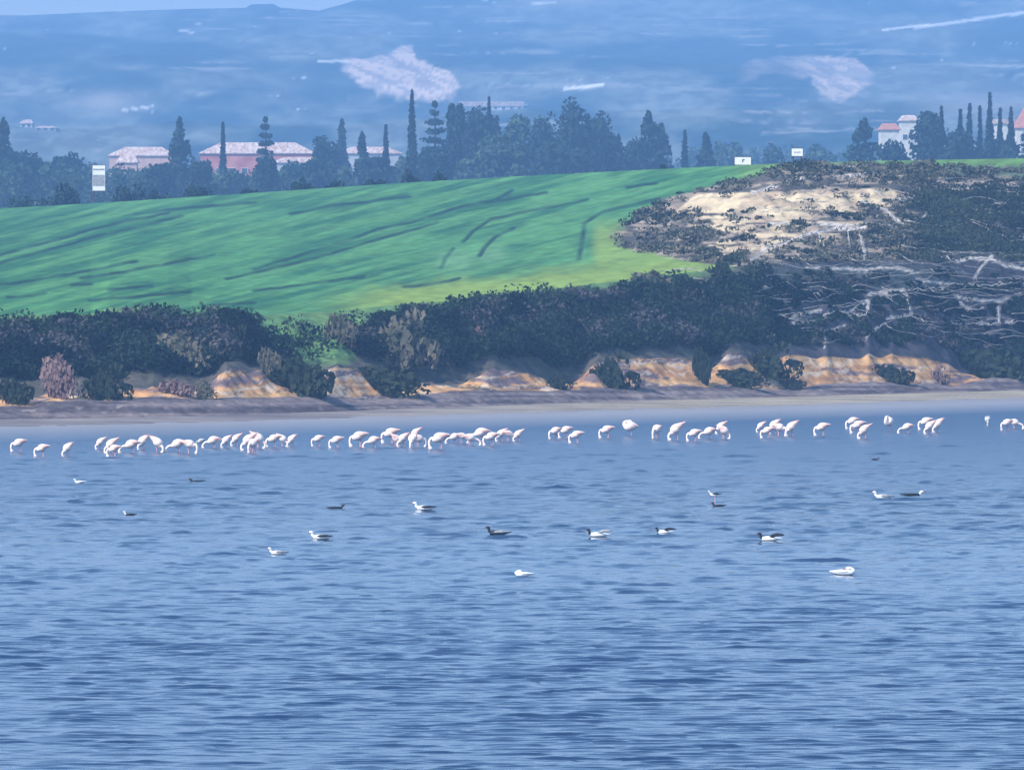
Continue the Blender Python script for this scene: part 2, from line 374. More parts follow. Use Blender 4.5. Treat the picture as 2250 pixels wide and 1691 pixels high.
def section(name, k0, k1, rows_per, mat, cols=fine, label=None, cat=None):
    D, Z = profile(cols)
    V = []; C = []
    first = True
    for k, nrow in zip(range(k0, k1), rows_per):
        ts = np.linspace(0, 1, nrow + 1)
        if not first: ts = ts[1:]
        for t in ts:
            d = D[k] + (D[k + 1] - D[k]) * t; z = Z[k] + (Z[k + 1] - Z[k]) * t
            edge = 1.0
            edge = min(1.0, min(t, 1 - t) * 6) if k in (k0, k1 - 1) and ((k == k0 and t < 0.5) or (k == k1 - 1 and t > 0.5)) else 1.0
            z = z + disp(cols, d, k) * edge
            py = pyof(z, d)
            if k == 6:
                rm = rock_mask(cols, py)
                z = z + rm * (fbm(cols / 40, d / 3.0, 25) - 0.5) * 1.3 * edge
                z = z - 0.10 * track_mask(cols, py) * (1 - rm)
                z = z + (fbm(cols / 90 + d / 12.0, d / 5.0, 26) - 0.5) * 0.16 * edge
                py2 = pyof(z, d)
                C.append(albedo(cols, py2, d, k))
            else:
                C.append(albedo(cols, py, d, min(k, 6)))
            V.append(np.stack([wx(cols, d), d, z], axis=1))
        first = False
    nr = len(V)
    o = mesh_obj(name, np.concatenate(V), grid_faces(nr, len(cols)), mat, smooth=True, colors=np.concatenate(C))
    tag(o, label, cat, kind='structure')
    return o

section('beach', 0, 2, [6, 24], M['sand'], label='strip of wet grey sand along the far edge of the lake', cat='beach')
section('mud_bank', 2, 4, [14, 8], M['soil'], label='low grey brown mud bank behind the wet sand', cat='bank')
section('sandy_bluff', 4, 5, [26], M['soil'], label='eroded tan sand bluff between bank and scrub', cat='bluff')
section('slope', 5, 6, [70], M['soil'], label='steep scrub covered slope above the tan bluff', cat='slope')
section('field', 6, 7, [420], M['grass'], label='green wheat field rising to the crest with rocky eroded right end', cat='field')

# ground behind the crest
cols2 = np.arange(-1500, 3751, 50.0)
D, Z = profile(cols2); V = []; C = []
for k, n in ((7, 6), (8, 8), (9, 10), (10, 10)):
    for t in np.linspace(0, 1, n + 1)[(0 if k == 7 else 1):]:
        d = D[k] + (D[k + 1] - D[k]) * t; z = Z[k] + (Z[k + 1] - Z[k]) * t
        V.append(np.stack([wx(cols2, d), d, z], axis=1)); x = wx(cols2, d)
        C.append(lerp((0.05, 0.10, 0.05), (0.16, 0.18, 0.09), fbm(x / 60, d / 60, 5)))
tag(mesh_obj('ground', np.concatenate(V), grid_faces(len(V), len(cols2)), M['soil'], smooth=True, colors=np.concatenate(C)), 'flat green farmland behind the field crest', 'ground', kind='structure')

# ------------------------------------------------------------------ mountains
mc = np.concatenate([np.arange(-1500, -100, 60.0), np.arange(-100, 2350, 5.0), np.arange(2350, 3751, 60.0)])
c_ridge = curve([(-1500, 60), (0, 34), (60, 34), (240, 26), (420, 20), (540, 18), (552, 10), (600, 9), (615, 17), (700, 24), (760, 8), (820, -12), (1200, -40), (2250, -70), (3750, -90)])
md = np.concatenate([np.linspace(1700, 2400, 80), np.linspace(2408, 3900, 190), np.linspace(3920, 4500, 12)])
def mtn_py(px, d):
    r = c_ridge(px)
    t = (d - 1700) / 2200.0
    py = np.interp(t, [0, 0.12, 0.35, 0.7, 1.0], [470, 345, 235, 105, 0])
    k = sstep(0.5, 1.0, t)
    return py + k * r
MH = {}
V = []; C = []
for d in md:
    dd = np.full_like(mc, d)
    x = wx(mc, d)
    if d <= 3900:
        py = mtn_py(mc, d)
        z = zat(py, d)
        amp = min(1, (d - 1700) / 400.0) * (1 - sstep(3500, 3870, d))
        rg = 1 - np.abs(2 * fbm(x / 300.0 + 3, dd / 500.0, 81, 5) - 1)
        z = z + amp * ((rg - 0.75) * 34 + (fbm(x / 45, dd / 110, 82) - 0.5) * 9)
        zl = z
    else:
        z = zl - (d - 3900) * 0.12
    py = pyof(z, d)
    a = lerp((0.012, 0.04, 0.04), (0.15, 0.17, 0.145), sstep(0.34, 0.66, fbm(mc / 210, py / 60, 83, 4)))
    a = a * (0.75 + 0.5 * sstep(0.35, 0.65, fbm(mc / 26, py / 7, 89)))[..., None]
    a = lerp(a, (0.34, 0.32, 0.29), sstep(0.62, 0.78, fbm(x / 45, py / 5, 84)) * sstep(0.48, 0.62, fbm(x / 120, py / 30, 88)) * 0.8)
    a = lerp(a, (0.80, 0.80, 0.78), sstep(0.80, 0.86, fbm(x / 14, py / 2.2, 86)) * sstep(0.5, 0.6, fbm(x / 90, py / 30, 87)))
    # quarries: bare pinkish rock
    e1 = (fbm(mc / 40, py / 14, 91) - 0.5)
    top = np.interp(mc, [740, 770, 850, 880, 905, 915, 990, 1015], [132, 128, 124, 102, 100, 130, 160, 190])
    bot = np.interp(mc, [740, 800, 880, 960, 1000, 1015], [134, 196, 224, 226, 206, 192])
    q1 = sstep(-3, 3, py + e1 * 14 - top) * sstep(-8, 8, bot - py + e1 * 50) * sstep(735, 765, mc + e1 * 30) * (1 - sstep(990, 1020, mc + e1 * 40))
    top2 = np.interp(mc, [1610, 1660, 1760, 1880, 1925], [150, 130, 122, 128, 165]); bot2 = np.interp(mc, [1610, 1700, 1780, 1800, 1850, 1925], [185, 160, 165, 205, 222, 175])
    q2 = sstep(-3, 3, py + e1 * 10 - top2) * sstep(-8, 8, bot2 - py + e1 * 40) * sstep(1610, 1660, mc) * (1 - sstep(1895, 1930, mc)) * (0.35 + 0.65 * sstep(1720, 1800, mc))
    streak = sstep(0.5, 0.62, fbm((mc + py) / 60, (py - mc * 0.45) / 7, 92))
    rock = lerp((0.80, 0.60, 0.46), (0.30, 0.26, 0.26), np.maximum(streak * 0.75, sstep(0.55, 0.62, fbm(mc / 22, (py - mc * 0.3) / 5, 93)) * 0.6))
    q = np.clip(np.maximum(q1, q2 * 0.75), 0, 1)
    a = lerp(a, rock, q)
    for (x0, y0, x1, y1, wd) in ((765, 135, 700, 134, 3), (2010, 62, 2250, 28, 4), (1940, 66, 2040, 55, 3), (270, 242, 335, 234, 3), (1240, 196, 1325, 186, 4), (395, 68, 425, 72, 3), (1170, 8, 1220, 6, 3)):
        t = np.clip((mc - x0) / (x1 - x0), 0, 1); dist = np.abs(py - (y0 + (y1 - y0) * t)) + 500 * ((mc < min(x0, x1)) | (mc > max(x0, x1)))
        a = lerp(a, (0.85, 0.82, 0.76), (1 - sstep(wd * 0.5, wd * 1.2, dist)) * 0.8)
    pk = np.exp(-(((mc - 235) / 70) ** 2 + ((py - 222) / 22) ** 2)) + np.exp(-(((mc - 1260) / 90) ** 2 + ((py + 2) / 12) ** 2)) + np.exp(-(((mc - 2180) / 160) ** 2 + ((py - 225) / 26) ** 2)) * 0.7
    a = lerp(a, (0.46, 0.40, 0.34), np.clip(pk, 0, 1) * 0.7)
    V.append(np.stack([x, dd, z], axis=1)); C.append(a); MH[d] = (z, pyof(z, d))
tag(mesh_obj('mountains', np.concatenate(V), grid_faces(len(md), len(mc)), M['mountain'], smooth=True, colors=np.concatenate(C)), 'hazy blue mountainside with pale quarries behind everything', 'mountain', kind='structure')

def on_mountain(px, py):
    for d in md:
        z, pp = MH[d]
        if np.interp(px, mc, pp) <= py: return d, float(np.interp(px, mc, z))
    return md[-1], 60.0

# ------------------------------------------------------------------ water
wc = np.concatenate([np.arange(-1500, -120, 60.0), np.arange(-120, 2371, 8.0), np.arange(2400, 3751, 60.0)])
pys = np.concatenate([np.arange(1730, 1300, -0.5), np.arange(1300, 845, -0.6)])
X = wx(wc[None, :], (H * F / (pys - YH))[:, None]); Y = np.repeat((H * F / (pys - YH))[:, None], len(wc), axis=1)
step = Y * Y / (H * F) * 0.6
Zw = np.zeros_like(X)
rs = np.random.RandomState(11)
for i in range(44):      # short wind ripples: narrow crests in patches
    lam = 0.75 * (2.5 ** (i / 43.0)); th = rs.normal(0, 0.07); k = 2 * math.pi / lam
    fade = sstep(0.8, 1.8, lam / step)
    ph = k * (X * math.sin(th) + Y * math.cos(th)) + rs.uniform(0, 6.28) + 3.4 * fbm(X / (lam * 3.0), Y / (lam * 3.4), 200 + i, 2)
    env = sstep(0.58, 0.74, fbm(X / (lam * 0.95) + i, Y / (lam * 0.8), 300 + i, 2))
    Zw += 0.0135 * lam ** 0.5 * fade * env * np.exp(13.0 * (np.cos(ph) - 1))
for i in range(16):      # a few sharper, longer crests
    lam = 1.1 * (2.2 ** (i / 15.0)); th = rs.normal(0, 0.05); k = 2 * math.pi / lam
    ph = k * (X * math.sin(th) + Y * math.cos(th)) + rs.uniform(0, 6.28) + 4.0 * fbm(X / (lam * 2.6), Y / (lam * 3.0), 400 + i, 2)
    env = sstep(0.63, 0.74, fbm(X / (lam * 1.0) + i, Y / (lam * 0.7), 430 + i, 2))
    Zw += 0.024 * sstep(0.5, 1.4, lam / step) * env * np.exp(26.0 * (np.cos(ph) - 1))
for i in range(24):
    lam = 0.5 * (5.0 ** (i / 23.0)); th = rs.normal(0, 0.25); k = 2 * math.pi / lam
    Zw += 0.0008 * lam * sstep(1.6, 3.2, lam / step) * np.sin(k * (X * math.sin(th) + Y * math.cos(th)) + rs.uniform(0, 6.28))
Zw = Zw * (0.6 + 0.8 * fbm(X / 9, Y / 12, 96)) * np.interp(Y, [95, 140, 200, 260, 330], [0.70, 0.92, 1.3, 1.25, 0.7])
near = np.clip((Y - H * F / (c_wl(wc)[None, :] - YH + 28)) / 30.0, 0, 1)
deep = np.array((0.010, 0.032, 0.085)); shallow = np.array((0.27, 0.24, 0.24))
Cw = deep * (1 - near[..., None]) + shallow * near[..., None]
V = np.stack([X, Y, Zw], axis=2).reshape(-1, 3); n0 = len(V)
fc = grid_faces(len(pys), len(wc))
extra = np.array([(-1190, -55, -0.12), (1190, -55, -0.12), (1190, 290, -0.12), (-1190, 290, -0.12)])
V = np.concatenate([V, extra]); fc = np.concatenate([fc, np.array([[n0, n0 + 1, n0 + 2, n0 + 3]])])
tag(mesh_obj('water', V, fc, M['water'], smooth=True, colors=np.concatenate([Cw.reshape(-1, 3), np.tile(deep, (4, 1))])), 'rippled blue lake water filling the foreground', 'water', kind='structure')

# ------------------------------------------------------------------ leaves
def leaf_cloud(centers, radii, n, size, rs, flat=1.0, normal_out=0.5):
    """n leaf quads spread through ellipsoid lobes: centers (k,3), radii (k,3)"""
    k = len(centers); idx = rs.randint(0, k, n)
    v = rs.normal(size=(n, 3)); v /= np.linalg.norm(v, axis=1)[:, None]
    rr = rs.uniform(0.55, 1.0, n) ** 0.6
    p = centers[idx] + v * radii[idx] * rr[:, None]
    nrm = v * normal_out + rs.normal(size=(n, 3)) * 0.5; nrm /= np.linalg.norm(nrm, axis=1)[:, None]
    a = np.cross(nrm, rs.normal(size=(n, 3))); a /= np.linalg.norm(a, axis=1)[:, None] + 1e-9
    b = np.cross(nrm, a)
    s = size * rs.uniform(0.6, 1.35, n)
    s1 = s[:, None]; s2 = (s * rs.uniform(0.45, 0.9, n) * flat)[:, None]
    q = np.stack([p - a * s1, p - b * s2, p + a * s1, p + b * s2], axis=1)
    return q.reshape(-1, 3)

def quads(n): return np.arange(n * 4).reshape(-1, 4)

def lobes(n, rx, ry, rz, rs, lr=0.45, up=0.0):
    c = rs.normal(size=(n, 3)); c /= np.linalg.norm(c, axis=1)[:, None]; c *= rs.uniform(0.2, 0.75, n)[:, None]
    c[:, 2] = np.abs(c[:, 2]) * 1.0 + up
    c = c * np.array([rx, ry, rz]); r = rs.uniform(0.6, 1.2, (n, 1)) * lr * np.array([rx, ry, rz])
    return c, r

# scrub covering the slope: one mass of leaf clumps
def scatter_scrub():
    rs = np.random.RandomState(3)
    N = 11000
    px = rs.uniform(-300, 2550, N); t = rs.uniform(0, 1, N)
    D, Z = profile(px)
    t = np.where(px < 1300, 0.20, 0.13) + np.where(px < 1300, 0.80, 0.87) * t; d = D[5] + (D[6] - D[5]) * t; z = Z[5] + (Z[6] - Z[5]) * t
    py = pyof(z, d)
    edge = c_scrub(px) + 34 + (fbm(px / 45, px * 0, 101) - 0.5) * 56
    keep = py > edge
    gp = sstep(505, 560, px - (py - 700) * 0.55) * (1 - sstep(790, 850, px + (py - 740) * 0.9)) * (1 - sstep(785, 815, py))
    keep &= rs.uniform(0, 1, N) > gp * 0.95
    gr = sstep(1640, 1700, px) * (1 - sstep(2050, 2150, px)) * np.exp(-((py - 610) / 28) ** 2)
    keep &= rs.uniform(0, 1, N) > gr * 0.45
    lm = line_mask(px, py + 5, LEDGES, 9)
    keep &= lm < 0.3
    keep &= rs.uniform(0, 1, N) > sstep(1600, 1720, px) * 0.30
    px, d, z, py = px[keep], d[keep], z[keep], py[keep]
    x = wx(px, d)
    right = sstep(1600, 1750, px)
    r = rs.uniform(0.35, 0.85, len(x)) * (1 - right * 0.62) * (0.7 + 0.8 * fbm(px / 50, py / 30, 102))
    zz = z + disp(px, d, 5)
    V = []; K = []
    m1 = fbm(px / 75, py / 34, 111, 3); m2 = fbm(px / 40, py / 26, 112, 3); up = 1 - sstep(5, 75, py - c_scrub(px))
    kc = lerp((0.003, 0.008, 0.012), (0.018, 0.032, 0.022), sstep(0.40, 0.60, m1))
    kc = lerp(kc, (0.045, 0.085, 0.040), up * sstep(0.35, 0.6, m2) * (1 - sstep(1600, 1900, px)) * 0.9)
    kc = lerp(kc, (0.085, 0.075, 0.080), sstep(0.60, 0.68, m2) * 0.8)
    for i in range(len(x)):
        c = np.array([[x[i], d[i], zz[i] + r[i] * 0.5]]); rad = np.array([[r[i] * 1.25, r[i], r[i] * 0.85]])
        V.append(leaf_cloud(c, rad, int(34 + 30 * r[i]), 0.13, rs)); K.append(np.repeat(kc[i][None], len(V[-1]), axis=0))
    V = np.concatenate(V)
    o = mesh_obj('scrub', V, quads(len(V) // 4), M['scrub_mass'], colors=np.concatenate(K))
    tag(o, 'dense dark green scrub covering the slope below the field', 'scrub', kind='stuff')
    # rocky hillside scrub
    N = 9000
    px = rs.uniform(1330, 2600, N); D, Z = profile(px); t = rs.uniform(0, 1, N)
    d = D[6] + (D[7] - D[6]) * t; z = Z[6] + (Z[7] - Z[6]) * t; py = pyof(z, d)
    rm = rock_mask(px, py); dark = sstep(1960, 2030, px + (fbm(px / 60, py / 40, 45) - 0.5) * 90) * sstep(405, 425, py)
    topd = np.exp(-((py - 375) / 16) ** 2) * sstep(1680, 1760, px) * (1 - sstep(2010, 2080, px))
    dens = np.clip(0.09 + 0.9 * dark + 0.75 * topd + 0.5 * sstep(560, 590, py) + 0.75 * sstep(0.50, 0.58, fbm(px / 60, py / 9, 46)), 0, 1)
    dens = dens * (1 - 0.97 * pale_mask(px, py)) * (rm > 0.5) * (line_mask(px, py + 4, LEDGES, 7) < 0.3)
    keep = rs.uniform(0, 1, N) < dens
    px, d, z, py, dark = px[keep], d[keep], z[keep], py[keep], dark[keep]
    x = wx(px, d); r = rs.uniform(0.22, 0.6, len(x)) * (0.8 + 0.5 * dark)
    zz = z + (fbm(px / 40, d / 3.0, 25) - 0.5) * 1.3
    for nm, mt, sel, lab in (('scrub', M['scrub'], (dark > 0.4) | (rs.uniform(0, 1, len(x)) < 0.45), 'dark low scrub scattered over the rocky hillside'),
                             ('dry_scrub', M['scrub_pale'], None, 'grey brown dry scrub scattered over the rocky hillside')):
        if sel is None: sel = ~prev
        prev = sel
        V = []
        for i in np.nonzero(sel)[0]:
            c = np.array([[x[i], d[i], zz[i] + r[i] * 0.3]]); rad = np.array([[r[i] * 1.5, r[i], r[i] * 0.7]])
            V.append(leaf_cloud(c, rad, 34, 0.11, rs))
        V = np.concatenate(V)
        tag(mesh_obj(nm, V, quads(len(V) // 4), mt), lab, 'scrub', kind='stuff')
scatter_scrub()

def tube(pts, rad, n=6, rz=None):
    """swept tube through pts with radii (half-width rad, half-height rz); returns verts, faces (closed ends)"""
    pts = [Vector(p) for p in pts]; V = []; Fc = []
    m = len(pts); rz = rz or rad
    prevn = None
    for i, p in enumerate(pts):
        t = (pts[min(i + 1, m - 1)] - pts[max(i - 1, 0)]).normalized()
        side = Vector((0, 1, 0)) if abs(t.y) < 0.9 else Vector((1, 0, 0))
        u = side - t * side.dot(t); u.normalize(); v = t.cross(u)
        for k in range(n):
            a = 2 * math.pi * k / n
            V.append(p + u * math.cos(a) * rad[i] + v * math.sin(a) * rz[i])
    for i in range(m - 1):
        for k in range(n):
            Fc.append((i * n + k, i * n + (k + 1) % n, (i + 1) * n + (k + 1) % n, (i + 1) * n + k))
    Fc.append(tuple(range(n))[::-1]); Fc.append(tuple((m - 1) * n + k for k in range(n)))
    return V, Fc

def join(parts):
    V = []; Fc = []
    for v, f in parts:
        o = len(V); V += [tuple(p) for p in v]; Fc += [tuple(i + o for i in q) for q in f]
    return V, Fc

def catmull(pts, sub=4):
    P = [np.array(p, float) for p in pts]; P = [2 * P[0] - P[1]] + P + [2 * P[-1] - P[-2]]
    out = []
    for i in range(1, len(P) - 2):
        for s in range(sub):
            t = s / sub; a, b, c, d = P[i - 1], P[i], P[i + 1], P[i + 2]
            out.append(0.5 * (2 * b + (c - a) * t + (2 * a - 5 * b + 4 * c - d) * t * t + (3 * b - a - 3 * c + d) * t ** 3))
    out.append(P[-2]); return out

def sweep(ctrl, n=10, sub=4):
    """ctrl rows: x,y,z,halfwidth,halfheight"""
    s = catmull(ctrl, sub)
    return tube([p[:3] for p in s], [max(p[3], .004) for p in s], n, [max(p[4], .004) for p in s])

# pale dry stems and ledge lips on the right
parts = []
for l in LEDGES:
    pts = []
    for (x0, y0), (x1, y1) in zip(l[:-1], l[1:]):
        n = max(2, int(math.hypot(x1 - x0, y1 - y0) / 7))
        pts += [(x0 + (x1 - x0) * i / n, y0 + (y1 - y0) * i / n) for i in range(n)]
    pts.append(l[-1])
    P = []
    for (px, py) in pts:
        py += R.uniform(-3.5, 3.5); ds = np.arange(420, 505, 0.25); zz = base_z(np.full_like(ds, px), ds)
        pp = pyof(zz, ds); i = int(np.argmax(pp < py)); d = ds[i] - 0.3
        d -= 2.6 if py < 575 else 1.0; P.append((wx(px, d), d, zat(py, d)))
    rad = [R.uniform(0.018, 0.055) for _ in P]
    cut = 0
    while cut < len(P) - 2:
        L_ = R.randint(4, 14); parts.append(tube(P[cut:cut + L_], rad[cut:cut + L_], 4)) if len(P[cut:cut + L_]) > 1 else None
        cut += L_ + (1 if R.random() < 0.4 else -1)
    for p in P[::3]:
        if R.random() < 0.6:
            q = (p[0] + R.uniform(-.5, .5), p[1], p[2] + R.uniform(-.6, .3)); parts.append(tube([p, q], [0.02, 0.012], 3))
for _ in range(230):
    px = R.uniform(1420, 2300); py = R.uniform(400, 745) if px > 1640 else R.uniform(590, 740)
    if px < 1960 and py < 560 and R.random() < 0.6: continue
    ang = R.gauss(0, 0.35) + (1.2 if R.random() < 0.12 else 0); P = []
    for k in range(R.randint(5, 17)):
        ds = np.arange(415, 510, 0.25); pp = pyof(base_z(np.full_like(ds, px), ds), ds); d = ds[int(np.argmax(pp < py))] - 1.1
        d -= 1.6 if py < 575 else 0; P.append((wx(px, d), d, zat(py, d))); ang += R.gauss(0, 0.30); ang *= 0.6
        px += math.cos(ang) * 9; py += math.sin(ang) * 8
    P = [tuple(q) for q in catmull(P, 2)]
    parts.append(tube(P, [0.010 + 0.018 * (1 - i / len(P)) for i in range(len(P))], 4))
V, Fc = join(parts)
tag(mesh_obj('dry_stems', V, Fc, M['stem']), 'pale bare stems and roots tangled across the dark right hillside', 'dry stems', kind='stuff')

# ------------------------------------------------------------------ individual shrubs by the bluff
def shrub_mesh(seed, mat, n=700, size=0.09):
    rs = np.random.RandomState(seed); c, r = lobes(9, 1, 0.8, 0.8, rs, 0.5, 0.05)
    v = leaf_cloud(c, r, n, size, rs); v[:, 2] = np.maximum(v[:, 2], -0.1)
    return v
SH = [shrub_mesh(s, None) for s in (1, 2, 3)]
def ground_at(px, d): return float(base_z(np.array([px]), np.array([d]))[0])
def shrub(px, ytop, ybot, hw, off, mat, label, seed, seg_d=4):
    D, Z = profile(np.array([float(px)])); d = float(D[seg_d][0]) + off
    z0 = zat(ybot, d); h = (ybot - ytop) * d / F; wd = hw * d / F
    o = empty('shrub', (wx(px, d), d, z0))
    tag(o, label, 'shrub', 'shrubs along the foot of the bluff')
    v = SH[seed % 3].copy(); v[:, 2] /= np.percentile(v[:, 2], 98); v[:, 0] /= np.percentile(np.abs(v[:, 0]), 97); v = v * np.array([wd, wd * 0.7, h])
    f = mesh_obj('foliage', v, quads(len(v) // 4), M[mat], o)
    parts = []
    for k in range(4):
        a = k * 1.6; parts.append(tube([(0, 0, -0.15), (0.25 * wd * math.cos(a), 0.2 * wd * math.sin(a), h * 0.35), (0.5 * wd * math.cos(a), 0.4 * wd * math.sin(a), h * 0.7)], [0.05, 0.035, 0.015], 5))
    mesh_obj('stem', *join(parts), M['bark'], o)
SHR = [(655, 796, 868, 84, 0.2, 'scrub', 'dark domed shrub with grey twigs right of the largest left tan sand face'),
 (862, 806, 866, 84, 0.2, 'scrub', 'wide smooth dark shrub like a low triangle on the bluff left of centre'),
 (1345, 786, 852, 64, 0.2, 'scrub', 'dark rounded shrub against the left side of the big central sand face'),
 (1540, 772, 838, 24, 0.8, 'scrub', 'narrow dark shrub at the right edge of the central sand face'),
 (1632, 812, 848, 62, -0.6, 'scrub', 'low dark shrub crouched at the foot of the right sand mounds'),
 (1690, 764, 822, 78, 1.2, 'scrub', 'big dark shrub draped over the right bluff above the low one'),
 (1955, 806, 842, 58, 0.2, 'scrub', 'grey green rounded shrub in the long right sand face'),
 (132, 786, 872, 44, 0.8, 'twig', 'leafless purple brown bush at the far left of the bluff'),
 (232, 812, 876, 62, 0.8, 'scrub', 'tall dark green shrub right of the leafless purple bush'),
 (385, 838, 868, 46, 1.0, 'twig', 'low brownish bush on the tan bank left of the first big sand face'),
 (452, 838, 876, 26, -0.2, 'scrub_pale', 'small grey shrub at the left corner of the biggest left sand face'),
 (1228, 824, 852, 32, 0.5, 'scrub', 'small dark shrub in the notch right of the stepped sand ledge'),
 (30, 838, 880, 48, 0.5, 'scrub', 'dark shrub at the left frame edge above the mud bank'),
 (2190, 770, 838, 90, 1.2, 'scrub', 'broad dark shrub above the mud bank at the right frame edge'),
 (2062, 806, 840, 26, 0.4, 'twig', 'small brown shrub near the right end of the sand face'),
 (1740, 832, 852, 34, -0.5, 'scrub_pale', 'flat grey shrub inside the oval sand hollow'),
 (1052, 722, 782, 26, 8, 'twig', 'pinkish bare bush in the dark scrub above the stepped ledge'),
 (880, 700, 795, 88, 6, 'scrub_pale', 'large grey green bush at the upper left of the central scrub'),
 (745, 700, 770, 40, 9, 'scrub_pale', 'pale mottled bush beside the green grassy gap'),
 (400, 735, 812, 62, 7, 'scrub_pale', 'grey green bush in the left scrub beneath the field'),
 (520, 728, 795, 34, 7, 'scrub', 'very dark rounded bush left of the green grassy gap'),
 (590, 770, 815, 30, 3, 'scrub_pale', 'small grey bush below the green grassy gap'),
 (1440, 600, 660, 60, 16, 'scrub_pale', 'grey green bush on the scrub edge beneath the yellow grass'),
 (1590, 572, 640, 66, 17, 'scrub', 'dark pointed bush where scrub meets the rocky hillside')]
for i, s in enumerate(SHR):
    px, yt, yb, hw, off, mt, lab = s; hw *= 0.82
    shrub(px, yt, yb, hw, off, mt, lab, i)

# ------------------------------------------------------------------ trees
def crown_column(h, r, rs, n, leaf):      # cypress
    k = 26; zz = np.linspace(0.04, 0.98, k) * h
    rr = r * np.interp(zz / h, [0, 0.12, 0.45, 0.8, 1.0], [0.7, 1.1, 1.0, 0.42, 0.04]) * 1.15
    c = np.stack([rs.normal(0, 0.05 * r, k), rs.normal(0, 0.05 * r, k), zz], axis=1)
    rad = np.stack([rr, rr, np.full(k, h / k * 1.3)], axis=1)
    return leaf_cloud(c, rad, n, leaf, rs)
def crown_cone(h, r, rs, n, leaf, gap=0.0):   # conifer with layered boughs
    k = 60; zz = (0.12 + 0.88 * rs.uniform(0, 1, k) ** 0.8) * h
    k_ = 110 if gap else k
    if gap:
        k = k_; zz = h * rs.uniform(0.15, 1.0, k); zz = (np.round(zz / (h * gap)) + rs.uniform(-.12, .12, k)) * h * gap; zz = np.minimum(zz, h * 0.985)
    R_ = r * np.minimum(1, (1 - zz / h) * 2.3) ** 0.8 + 0.05 * r; a = rs.uniform(0, 6.28, k); q = rs.uniform(0.3, 0.85, k)
    c = np.stack([np.cos(a) * R_ * q, np.sin(a) * R_ * q, zz], axis=1)
    rad = np.stack([R_ * (0.6 if gap else 0.45) + 0.15, R_ * 0.5 + 0.15, np.full(k, h * (0.022 if gap else 0.055))], axis=1)
    return leaf_cloud(c, rad, n, leaf, rs)
def crown_round(h, r, rs, n, leaf, low=0.1):    # broad pine or eucalyptus
    k = 46; a = rs.uniform(0, 6.28, k); zz = rs.uniform(low, 0.92, k)
    R_ = r * np.interp(zz, [0, 0.25, 0.6, 0.9], [0.7, 0.85, 0.75, 0.35]) * rs.uniform(0.2, 1.0, k) ** 0.6
    c = np.stack([np.cos(a) * R_, np.sin(a) * R_, zz * h], axis=1)
    s = rs.uniform(0.20, 0.38, (k, 1)); rad = s * np.array([r * 1.15, r * 1.15, h * 0.42])
    return leaf_cloud(c, rad, n, leaf, rs)
def tree(px, ytop, hw, d, kind, label, mat='leaf_a', group=None, zb=None, n=None, name=None):
    rs = np.random.RandomState(int(px * 7 + ytop) % 99991 + 1)
    z0 = float(base_z(np.array([float(px)]), np.array([float(d)]))[0]) - 0.2 if zb is None else zb
    h = zat(ytop, d) - z0; r = hw * d / F * 1.15
    leaf = 0.30 * d / 900
    if kind == 'cypress': v = crown_column(h, r, rs, n or 1500, leaf)
    elif kind == 'cone': v = crown_cone(h, r, rs, n or 1800, leaf * 1.1)
    elif kind == 'layer': v = crown_cone(h, r, rs, n or 2600, leaf * 0.8, 0.075)
    else: v = crown_round(h, r, rs, n or int(2200 + 450 * r), leaf * 1.25)
    name = name or {'cypress': 'cypress_tree', 'cone': 'conifer_tree', 'layer': 'conifer_tree', 'round': 'broad_tree'}[kind]
    o = empty(name, (wx(px, d), d, z0), 0)
    tag(o, label, 'tree', group)
    mesh_obj('crown', v, quads(len(v) // 4), M[mat], o)
    th = h * (0.95 if kind in ('layer', 'cypress') else 0.75); tr = 0.10 + 0.018 * h
    parts = [tube([(0, 0, -0.3), (0.1, 0, th * 0.5), (0.05, 0.05, th)], [tr, tr * 0.6, tr * 0.12], 7)]
    if kind == 'round':
        for k in range(5):
            a = rs.uniform(0, 6.28); parts.append(tube([(0.1, 0, th * 0.35), (r * 0.35 * math.cos(a), r * 0.35 * math.sin(a), th * 0.65), (r * 0.6 * math.cos(a), r * 0.6 * math.sin(a), th * 0.95)], [tr * 0.5, tr * 0.3, 0.04], 5))
    mesh_obj('trunk', *join(parts), M['bark'], o)
TG = 'trees behind the field crest'
